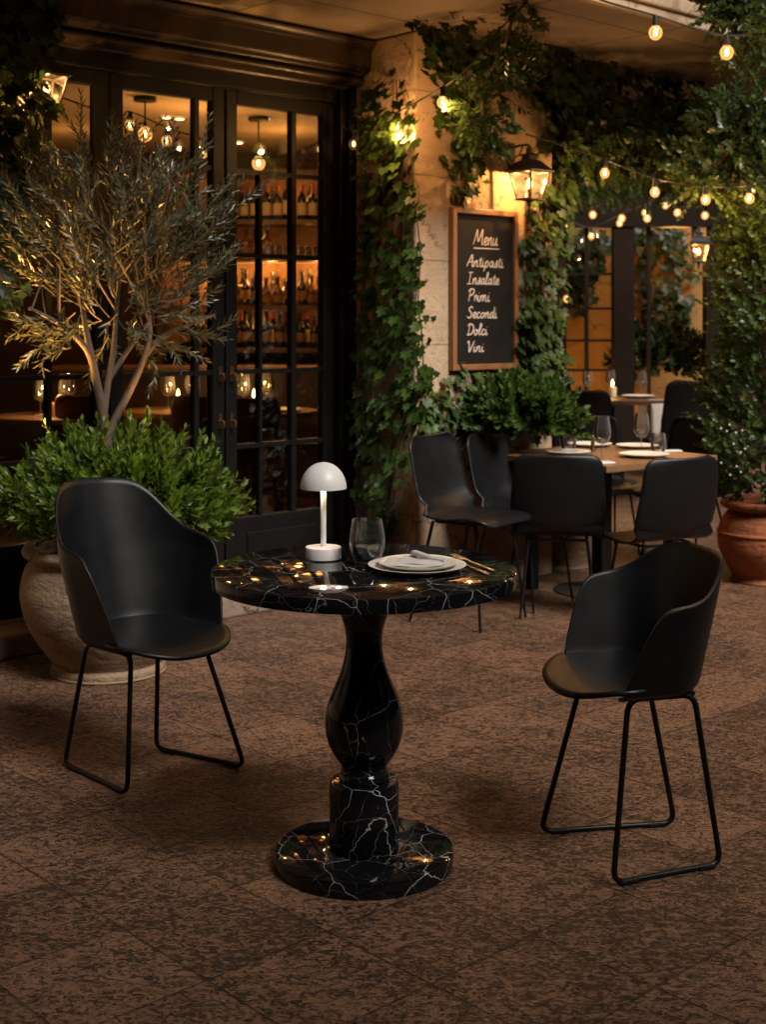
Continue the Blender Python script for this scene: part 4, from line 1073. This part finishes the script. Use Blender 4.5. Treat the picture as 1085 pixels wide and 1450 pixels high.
ivy('climbing_ivy', 'few lit ivy leaves hanging in front of the upper left lantern', 'ivy', lambda x, y, o: plane_w(.36, x, y, o), nFN, [(70, 10, 50), (110, 8, 48), (150, 15, 75), (185, 25, 70)], 90, .06, depth=.08, clump=4, stems=3)
# bright compound-leaf vine hanging from the canopy
def hanging_vine(name, label, cat, path, rad, n, size, L, mat='vine', loc=None, per=10, down=.6, tpl=OVA, group=None):
    P = catmull([W(*p) if not isinstance(p, Vector) else p for p in path], 12); mb = MB(); st = MB()
    idx = rng.integers(0, len(P), n); base = np.array([tuple(P[i]) for i in idx])
    o = rvec(n); o[:, 2] *= .8; r = rng.uniform(.1, 1, n)**.6
    R = np.interp(idx, np.linspace(0, len(P)-1, len(rad)), rad)
    base = base+o*(r*R)[:, None]; d = o*.8+np.array([0, 0, -down])+rvec(n)*.5
    sprigs(mb, base, d, rng.uniform(.6, 1.2, n)*L, per, size, tpl, .95, PI*.97, st, .0018, up=.1)
    st.tube(P, [.010-.006*i/len(P) for i in range(len(P))], 6)
    t = thing(name, label, cat, loc if loc is not None else tuple(min(P, key=lambda p: p.z)), group=group)
    mb.build('foliage', mat, t, world=True, smooth=False); st.build('stem', 'vinewood', t, world=True)
    return t
hanging_vine('hanging_vine', 'bright green leafy vine dangling in front of the pier, left of the lantern', 'vine', [(738, -20, 6.05), (716, 60, 6.2), (690, 115, 6.35), (684, 160, 6.4), (692, 190, 6.45)], [.05, .13, .16, .15, .07], 120, .042, .13)
pb = MB(); pa = fac(T_P1-.02, .30, 2.50); pc = Vector((3.7, 8.55, 2.47)); dv = pc-pa
pbm = thing('pergola_beam', 'dark timber beam wrapped in vines, spanning from the stone pier to the right', 'beam', pa)
MB().box(tuple((pa+pc)/2), (dv.length, .10, .14), math.atan2(dv.y, dv.x)).build('timber', 'walnut', pbm, smooth=False, world=True, bevel=.006)
MB().box((3.62, 8.5, 1.2), (.12, .12, 2.4)).build('post', 'walnut', pbm, smooth=False, world=True, bevel=.006)
hanging_vine('pergola_vine', 'lush green vine spilling over the pergola beam above the string lights', 'vine', [(765, 195, 7.3), (820, 205, 7.5), (880, 195, 7.7), (940, 205, 7.7), (1000, 215, 7.6), (1060, 190, 7.5), (1120, 170, 7.4)], [.18, .24, .24, .24, .28, .34, .3], 560, .050, .17)
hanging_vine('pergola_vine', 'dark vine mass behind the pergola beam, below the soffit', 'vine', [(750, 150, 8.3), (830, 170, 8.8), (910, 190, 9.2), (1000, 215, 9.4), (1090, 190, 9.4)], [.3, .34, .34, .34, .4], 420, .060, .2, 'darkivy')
hanging_vine('pergola_vine', 'yellow-lit vine hanging among the rear bulb strings before the courtyard windows', 'vine', [(770, 255, 12.0), (830, 262, 12.0), (890, 255, 12.0), (950, 252, 12.0), (1010, 262, 12.0), (1060, 280, 11.8)], [.26, .24, .22, .24, .28, .3], 300, .058, .18)
hanging_vine('hanging_vine', 'green creeper spilling over the canopy edge at the top right corner', 'vine', [(1010, -40, 6.1), (1045, -5, 6.05), (1075, 25, 6.0), (1110, 60, 5.9)], [.05, .10, .17, .24], 230, .045, .14)
hanging_vine('hanging_vine', 'leafy sprays reaching left from the potted shrub, at the height of the lantern', 'vine', [(1085, 120, 6.8), (1050, 180, 6.9), (1020, 230, 7.0), (985, 255, 7.1)], [.22, .2, .16, .1], 170, .045, .17, down=-.1)

# ------------------------------------------------------------------ pots
def pot(name, label, loc, prof, mat, soil_z, soil_r):
    t = thing(name, label, 'plant pot', loc)
    pf = [(p.x, p.y) for p in catmull([(a, b, 0) for a, b in prof], 4)]
    MB().lathe(pf, seg=72, cap=False).build('pot_body', mat, t)
    MB().lathe([(0, soil_z+.01), (soil_r, soil_z)], seg=32, cap=False).build('soil', 'soil', t)
    return t
OP = Vector((-1.085, 5.30, 0))
pot('stone_pot', 'big rough grey-brown stone pot holding the olive tree, behind the left armchair', OP,
    [(0, 0), (.205, .0), (.222, .012), (.222, .030), (.214, .042), (.222, .055), (.262, .11), (.310, .19), (.336, .275), (.340, .34), (.326, .405), (.302, .445), (.298, .455), (.322, .462), (.334, .478), (.328, .496), (.300, .502), (.285, .49), (.283, .45), (.28, .40)], 'potstone', .445, .282)
TP = Vector((2.055, 7.15, 0))
pot('terracotta_pot', 'round ribbed terracotta pot at the right edge with a tall shrub', TP,
    [(0, 0), (.185, 0), (.190, .015), (.184, .026), (.190, .04), (.222, .09), (.255, .16), (.264, .215), (.262, .248), (.268, .254), (.268, .262), (.260, .268), (.248, .31), (.222, .352), (.205, .372), (.206, .380), (.236, .388), (.250, .405), (.245, .422), (.222, .430), (.205, .42), (.20, .38), (.2, .34)], 'terracotta', .385, .205)
BP = Vector((1.03, 7.60, 0))
pot('clay_pot', 'round clay pot in shade behind the wooden table, at the foot of the stone pier', BP,
    [(0, 0), (.15, 0), (.16, .02), (.20, .12), (.225, .25), (.215, .34), (.20, .38), (.222, .40), (.222, .425), (.20, .43), (.19, .40), (.19, .35)], 'potstone', .385, .19)

# ------------------------------------------------------------------ olive tree and its underplanting
ot = thing('olive_tree', 'wispy grey-green olive tree with three limbs rising from the big stone pot', 'tree', OP+Vector((0, 0, .445)))
tr = MB()
def PX(px, py, dy=0): return W(px, py, OP.y+dy)
trunk = catmull([OP+Vector((-.02, 0, .42)), PX(147, 690), PX(147, 650), PX(148, 612)], 6); n = len(trunk)
tr.tube(trunk, [(.036-.008*i/n) for i in range(n)], 14); tr.build('trunk', 'bark', ot, world=True)
limbs = [([(147, 628, 0), (146, 590, -.01), (137, 545, -.03), (128, 505, -.06), (108, 478, -.10), (78, 455, -.14), (40, 436, -.16)], .022, .006),
         ([(149, 626, 0), (162, 595, .02), (186, 548, .03), (203, 508, .03), (212, 470, .02), (208, 430, .0), (205, 385, -.02)], .0185, .006),
         ([(146, 590, 0), (152, 545, .04), (160, 500, .07), (164, 450, .10), (168, 395, .12), (172, 330, .12)], .016, .005),
         ([(204, 505, .03), (228, 478, .06), (262, 462, .09), (305, 445, .10)], .013, .005),
         ([(130, 512, -.05), (122, 470, -.02), (114, 420, .02), (104, 360, .05)], .015, .005),
         ([(155, 535, .05), (178, 500, .10), (205, 462, .15), (235, 410, .2)], .013, .005)]
skel = []
for pts, r0, r1 in limbs:
    P = catmull([PX(*p) for p in pts], 6); n = len(P)
    MB().tube(P, [r0+(r1-r0)*i/(n-1) for i in range(n)], 10).build('branch', 'bark', ot, world=True); skel += P[int(n*.55):]
crown = MB(); tw = MB()
cc = PX(166, 362); ex = Vector((.44, .36, .43)); root_ = PX(160, 500)
def shoot(a, e, thick, lf=.2, bend=.03):
    m = a.lerp(e, .5)+Vector((rng.normal()*bend, rng.normal()*bend, rng.normal()*bend*.5))
    pts = catmull([a, m, e], 7); ln = sum((q-p).length for p, q in zip(pts, pts[1:])); k = len(pts)
    tw.tube(pts, [thick*(1-.7*i/(k-1)) for i in range(k)], 4)
    P = np.array([tuple(p) for p in pts]); Dr = np.gradient(P, axis=0); cum = np.r_[0, np.cumsum(np.linalg.norm(np.diff(P, axis=0), axis=1))]
    nl = int(ln*(1-lf)/.0135); f = np.linspace(ln*lf, ln, nl)
    pos = np.stack([np.interp(f, cum, P[:, i]) for i in range(3)], 1); dr = np.stack([np.interp(f, cum, Dr[:, i]) for i in range(3)], 1)
    dr /= np.linalg.norm(dr, axis=1, keepdims=True); ref = rvec(1)[0]; x = np.cross(dr, ref); x /= np.maximum(1e-6, np.linalg.norm(x, axis=1, keepdims=True)); y = np.cross(dr, x)
    taper = 1-.35*np.linspace(0, 1, nl)**3
    for sd in (0, PI):
        an = np.arange(nl)*PI/2*.92+sd+rng.normal(size=nl)*.3; rad = x*np.cos(an)[:, None]+y*np.sin(an)[:, None]
        tip = dr*.80+rad*.62+rvec(nl)*.12
        crown.leaves(pos, tip, dr-rad*.6+rvec(nl)*.3, rng.uniform(.042, .062, nl)*taper, LAN)
for k in range(235):
    d = Vector(rvec(1)[0].tolist()); d = Vector((d.x, d.y, d.z))
    r = rng.uniform(.15, 1)**.5*.80
    a = cc+Vector((d.x*ex.x, d.y*ex.y, d.z*ex.z))*r
    dr = (a-root_).normalized()*.75+Vector((d.x*.45, d.y*.4, .38))+Vector(rvec(1)[0].tolist())*.32
    if a.z < cc.z-.22: dr = Vector((d.x, d.y*.7, .05+.3*rng.normal()))
    dr.normalize(); L = rng.uniform(.16, .30)
    if k % 8 == 0 and d.z > .1: L *= 1.7
    shoot(a, a+dr*L, .0026)
    if k % 4 == 0:                                   # the branchlet that carries it
        s_ = min((skel[i] for i in rng.integers(0, len(skel), 8)), key=lambda q: (q-a).length)
        tw.tube(catmull([s_, s_.lerp(a, .5)+Vector((0, 0, -.015)), a], 5), [.0042-.0018*i/10 for i in range(11)], 5)
for px0, py0, px1, py1 in ((95, 480, 25, 520), (70, 452, 8, 440), (100, 492, 60, 525), (110, 470, 50, 478), (240, 470, 330, 452), (262, 462, 320, 480), (230, 455, 300, 425), (80, 455, 12, 478), (120, 470, 85, 440)):
    shoot(PX(px0, py0, -.1), PX(px1, py1, -.12), .003, .1)
crown.build('crown', 'olive', ot, world=True, smooth=False); tw.build('twigs', 'twig', ot, world=True)

def bush(name, label, cat, c, ex, n, L, size, per, mat, tpl=OBL, base=None, up=.5, clump=.0, zmin=-.5, ang=.85, clear=()):
    mb = MB(); st = MB(); o = rvec(n); o[:, 2] = np.where(o[:, 2] < zmin, -o[:, 2], o[:, 2])
    lump = 1+clump*np.sin(o[:, 0]*6+1)*np.cos(o[:, 1]*5+o[:, 2]*6)
    r = rng.uniform(.45, 1, n)**.45*lump; b = np.array(tuple(c))+o*np.array(ex)*r[:, None]
    d = o*np.array([1, 1, .8])+np.array([0, 0, up])+rvec(n)*.45
    for q, rr in clear:
        q = np.array(tuple(q)); e = b+d/np.linalg.norm(d, axis=1, keepdims=True)*L
        keep = (np.linalg.norm(b-q, axis=1) > rr) & (np.linalg.norm(e-q, axis=1) > rr); b, d = b[keep], d[keep]
    n = len(b); sprigs(mb, b, d, rng.uniform(.7, 1.3, n)*L, per, size, tpl, ang, 2.4, st, .0020, up=.25)
    t = thing(name, label, cat, base if base is not None else (c[0], c[1], c[2]-ex[2]))
    mb.build('foliage', mat, t, world=True, smooth=False); st.build('stem', 'vinewood', t, world=True); return t
SPA, SPB = OP+Vector((-.27, -.10, .80)), OP+Vector((.25, -.06, .80))
bush('green_shrub', 'bushy bright green shrub filling the stone pot round the olive trunk', 'shrub', (OP.x+.03, OP.y-.02, .635), (.40, .34, .20), 560, .135, .056, 12, 'shrub', base=OP+Vector((.05, .05, .44)), clump=.12, clear=[(SPA+Vector((0, 0, z)), .12) for z in (.05, .15)]+[(SPB+Vector((0, 0, z)), .12) for z in (.05, .15)])
tc = fac(1.46, .68, .96)
bush('leafy_bush', 'leafy green bush leaning on the stone pier behind the black chairs', 'shrub', (tc.x, tc.y, tc.z-.10), (.27, .17, .12), 250, .125, .055, 12, 'bush', OVA, base=BP+Vector((0, 0, .385)), clump=.1)
# tall potted shrub
sh = thing('potted_shrub', 'tall small-leaved shrub growing up from the terracotta pot at the right edge', 'shrub', TP+Vector((0, 0, .385)))
mb = MB(); st = MB(); n = 1650; z = rng.uniform(.44, 2.55, n); a = rng.uniform(0, 2*PI, n)
R = np.interp(z, [.44, .7, 1.0, 1.4, 1.8, 2.1, 2.6], [.22, .33, .29, .25, .19, .24, .42])*(1+.13*np.sin(z*9+a*2))
r = rng.uniform(.3, 1, n)**.5*R; o = np.stack([np.cos(a), np.sin(a), np.zeros(n)], 1)
b = np.stack([TP.x+.03+o[:, 0]*r, TP.y+o[:, 1]*r*.9, z], 1)
sprigs(mb, b, o+np.array([0, 0, .35])+rvec(n)*.5, rng.uniform(.6, 1.35, n)*.13, 12, .041, OVA, .9, 2.4, st, .0016)
mb.build('foliage', 'vine', sh, world=True, smooth=False); st.build('stem', 'vinewood', sh, world=True)
MB().tube(catmull([TP+Vector((.0, 0, .36)), TP+Vector((.01, .02, .9)), TP+Vector((-.03, 0, 1.5)), TP+Vector((.04, 0, 2.2))], 6), [.022-.014*i/18 for i in range(19)], 8).build('trunk', 'bark', sh, world=True)
fl = MB()
for px, py, yy in ((1022, 606, 6.85), (1034, 601, 6.85), (1030, 610, 6.84), (1043, 612, 6.84), (1052, 609, 6.86), (1040, 628, 6.84), (1050, 640, 6.83), (1056, 635, 6.83), (1044, 660, 6.85), (1035, 672, 6.86), (1050, 668, 6.85), (1022, 655, 6.86)):
    p = W(px, py, yy)
    for k in range(5):
        q = k*2*PI/5; fl.leaves([tuple(p)], [(math.cos(q), -.35, math.sin(q))], [(0, -1, 0)], [.0075], PET)
fl.build('blossom', 'petal', sh, world=True, smooth=False)

# ------------------------------------------------------------------ the rear of the courtyard
YB = 13.2
def bx(px, Y=YB): return (px-CX)/F*Y
def bz(py, Y=YB): return HC-(py-H0)/F*Y
rw = thing('rear_wall', 'warm ochre plaster wall closing the courtyard behind the windows', 'wall', (2.8, 14.7, 0))
MB().box((4.4, 14.78, 3.6), (9.0, .16, 7.2)).build('plaster', 'ochre', rw, smooth=False, world=True)
sw = thing('side_wall', 'dark plaster wall running back from the stone pier to the rear wall', 'wall', (.6, 11.4, 0))
a, b = fac(T_P1-.02, -.56, 0), Vector((.95, 14.69, 0)); d = b-a
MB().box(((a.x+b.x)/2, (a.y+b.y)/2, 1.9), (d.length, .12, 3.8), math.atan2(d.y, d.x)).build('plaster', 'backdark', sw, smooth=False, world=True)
wp = thing('glazed_partition', 'dark timber partition with glazing bars below the far bulb strings', 'partition', (bx(885), YB, 0))
def pbx(x0, x1, z0, z1, y0, y1, name, mat='frame'):
    return MB().box(((x0+x1)/2, (y0+y1)/2, (z0+z1)/2), (x1-x0, y1-y0, z1-z0)).build(name, 'rearframe' if mat == 'frame' else mat, wp, smooth=False, world=True)
zT = bz(322)
for a, b in ((776, 801), (868, 897), (998, 1022)): pbx(bx(a), bx(b), 0, zT, YB-.08, YB+.08, 'post')
pbx(bx(740), bx(1160), zT+.002, zT+.22, YB-.10, YB+.10, 'lintel')
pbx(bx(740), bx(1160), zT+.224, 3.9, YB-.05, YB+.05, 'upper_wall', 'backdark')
pbx(bx(1022)+.002, bx(1160), 0, zT, YB-.05, YB+.05, 'side_panel', 'backdark')
pbx(bx(801), bx(868), 0, .55, YB-.04, YB+.04, 'lower_panel'); pbx(bx(897), bx(998), 0, .30, YB-.04, YB+.04, 'lower_panel')
for py in (388, 437, 482, 524): pbx(bx(801), bx(868), bz(py)-.012, bz(py)+.012, YB-.02, YB+.02, 'glazing_bar')
for py in (394, 437, 481): pbx(bx(897), bx(921), bz(py)-.012, bz(py)+.012, YB-.02, YB+.02, 'glazing_bar')
for px in (831, 919): pbx(bx(px)-.018, bx(px)+.018, .55 if px == 831 else .30, zT, YB-.025, YB+.025, 'glazing_bar')
pbx(bx(801), bx(868), .55, zT, YB-.004, YB+.004, 'glass_pane', 'pane')
pbx(bx(897), bx(919)-.018, .30, zT, YB-.004, YB+.004, 'glass_pane', 'pane')
lantern(Vector((bx(990, 12.95), 12.95, bz(358, 12.95))), 0, 'small far lantern glowing on the dark partition post at the back of the courtyard', 6, .16, 1.1)
# unseen source for the warm light on the rear wall, given a lamp body
fl_ = thing('unseen_lamp', 'unseen lamp on the floor behind the courtyard partition, lighting the ochre wall', 'lamp', (2.15, 13.9, 0))
MB().lathe([(0, 0), (.10, 0), (.10, .02), (.02, .03), (.015, .22), (0, .22)], seg=20, cap=False).build('lamp_base', 'iron', fl_)
MB().lathe([(0, .24), (.05, .26), (.07, .31), (.05, .36), (0, .38)], seg=20, cap=False).build('globe', 'downlight', fl_)
lamp((2.15, 13.9, .62), 9, AMBER, .08, fl_, 'unseen_lamp_light'); lamp((3.0, 13.8, 2.2), 9, AMBER, .15, rw, 'wall_light')
pbx_ = thing('planter_box', 'low wooden planter box behind the rear table', 'planter', (bx(945, 13.75), 13.75, 0))
MB().box((bx(945, 13.75), 13.75, .29), (.66, .30, .58)).build('box', 'oak', pbx_, smooth=False, world=True, bevel=.008)
MB().box((bx(945, 13.75), 13.75, .585), (.60, .24, .01)).build('soil', 'soil', pbx_, smooth=False, world=True)
bush('dark_fern', 'dark rounded shrub in the wooden planter at the back of the courtyard', 'shrub', (bx(940, 13.75), 13.75, .95), (.42, .24, .24), 240, .2, .085, 11, 'darkivy', OVA, base=(bx(945, 13.75), 13.75, .59))
def rearp(px, py, off): return W(px, py, 14.66-off)
ivy('climbing_ivy', 'dark vine silhouetted on the ochre wall behind the rear table', 'ivy', rearp, (0, -1, 0), [(325, 890, 965), (380, 900, 975), (440, 915, 965), (500, 905, 960)], 330, .13, 'darkivy', depth=.25, clump=5, stems=5)
ivy('climbing_ivy', 'pale green creeper behind the left courtyard window', 'ivy', rearp, (0, -1, 0), [(325, 805, 862), (380, 800, 850), (430, 800, 830)], 120, .13, 'darkivy', depth=.25, clump=5, stems=3)

# ------------------------------------------------------------------ garden spot that lights the olive from below
def gspot(p, aim, e, label):
    t = thing('garden_spotlight', label, 'spotlight', p, group='spotlights hidden in the stone pot')
    MB().lathe([(0, 0), (.018, 0), (.022, .03), (.024, .05), (.021, .05), (.018, .03), (0, .03)], seg=16, cap=False).build('housing', 'iron', t)
    MB().lathe([(0, .034), (.017, .034)], seg=16, cap=False).build('lens', 'downlight', t)
    MB().tube([(0, 0, 0), (0, 0, -.10)], .004, 6).build('spike', 'iron', t)
    lamp(Vector(p)+Vector((0, 0, .06)), e, (1, .50, .12), .02, t, 'spot_light', (aim, math.radians(95)))
gspot(SPA, OP+Vector((-.36, .0, 1.5)), 120, 'small black spotlight among the shrub leaves, left of the olive trunk')
gspot(SPB, OP+Vector((.20, .02, 1.7)), 10, 'small black spotlight among the shrub leaves, right of the olive trunk')

# unseen dark walls added behind and right of the viewer to block light
gw = thing('sun_blocker', 'unseen tall dark wall added behind the viewer to shade the near floor and darken reflections', 'building', (1, -2.3, 0))
MB().box((1, -2.3, 3.95), (26, .2, 7.9)).build('facade', 'backdark', gw, smooth=False, world=True)  # added slab that cuts the sun off the near floor
gw2 = thing('side_blocker', 'unseen tall dark wall added on the right to keep reflections dark', 'wall', (12, 3, 0))
MB().box((12.1, 3.2, 2.6), (.2, 24, 5.2)).build('blocker_panel', 'backdark', gw2, smooth=False, world=True)  # added slab that hides the bright horizon from reflections
# ------------------------------------------------------------------ dusk light
wd = bpy.data.worlds.new('World'); SC.world = wd; wd.use_nodes = True; nt = wd.node_tree; nt.nodes.clear()
wo = nt.nodes.new('ShaderNodeOutputWorld'); bg = nt.nodes.new('ShaderNodeBackground'); sky = nt.nodes.new('ShaderNodeTexSky')
SD = Vector((.56, -.68, .86)).normalized()          # towards the soft source high in front
SUN_EL, SUN_ROT = math.asin(SD.z), math.atan2(SD.x, SD.y)
sky.sky_type = 'NISHITA'; sky.sun_disc = False; sky.sun_elevation = SUN_EL; sky.sun_rotation = SUN_ROT
nt.links.new(sky.outputs[0], bg.inputs[0]); bg.inputs[1].default_value = .009; nt.links.new(bg.outputs[0], wo.inputs[0])
sl = bpy.data.lights.new('sun', 'SUN'); sl.energy = 2.8; sl.angle = math.radians(24); sl.color = (1, .94, .86)
so = bpy.data.objects.new('sun', sl); C.objects.link(so); so.location = (2, -3, 6)
so.rotation_euler = (-SD).to_track_quat('-Z', 'Y').to_euler()

# ------------------------------------------------------------------ camera
cam = bpy.data.cameras.new('camera'); co = bpy.data.objects.new('camera', cam); C.objects.link(co); SC.camera = co
co.location = (0, 0, HC); co.rotation_euler = (PI/2, 0, 0)
cam.sensor_fit = 'VERTICAL'; cam.sensor_height = 24; cam.sensor_width = 24*1085/1450; cam.lens = 24*F/1450; cam.shift_y = -(725-H0)/1450; cam.clip_end = 500; cam.clip_start = .05
cam.dof.use_dof = True; cam.dof.focus_distance = 3.5; cam.dof.aperture_fstop = 3.4
vs = SC.view_settings; vs.view_transform = 'Standard'; vs.look = 'None'; vs.exposure = 1.0; vs.gamma = 1; vs.use_curve_mapping = False
cy = SC.cycles; cy.max_bounces = 8; cy.diffuse_bounces = 3; cy.glossy_bounces = 4; cy.transmission_bounces = 8; cy.transparent_max_bounces = 16
cy.caustics_reflective = False; cy.caustics_refractive = False; cy.sample_clamp_indirect = 4; cy.use_denoising = True
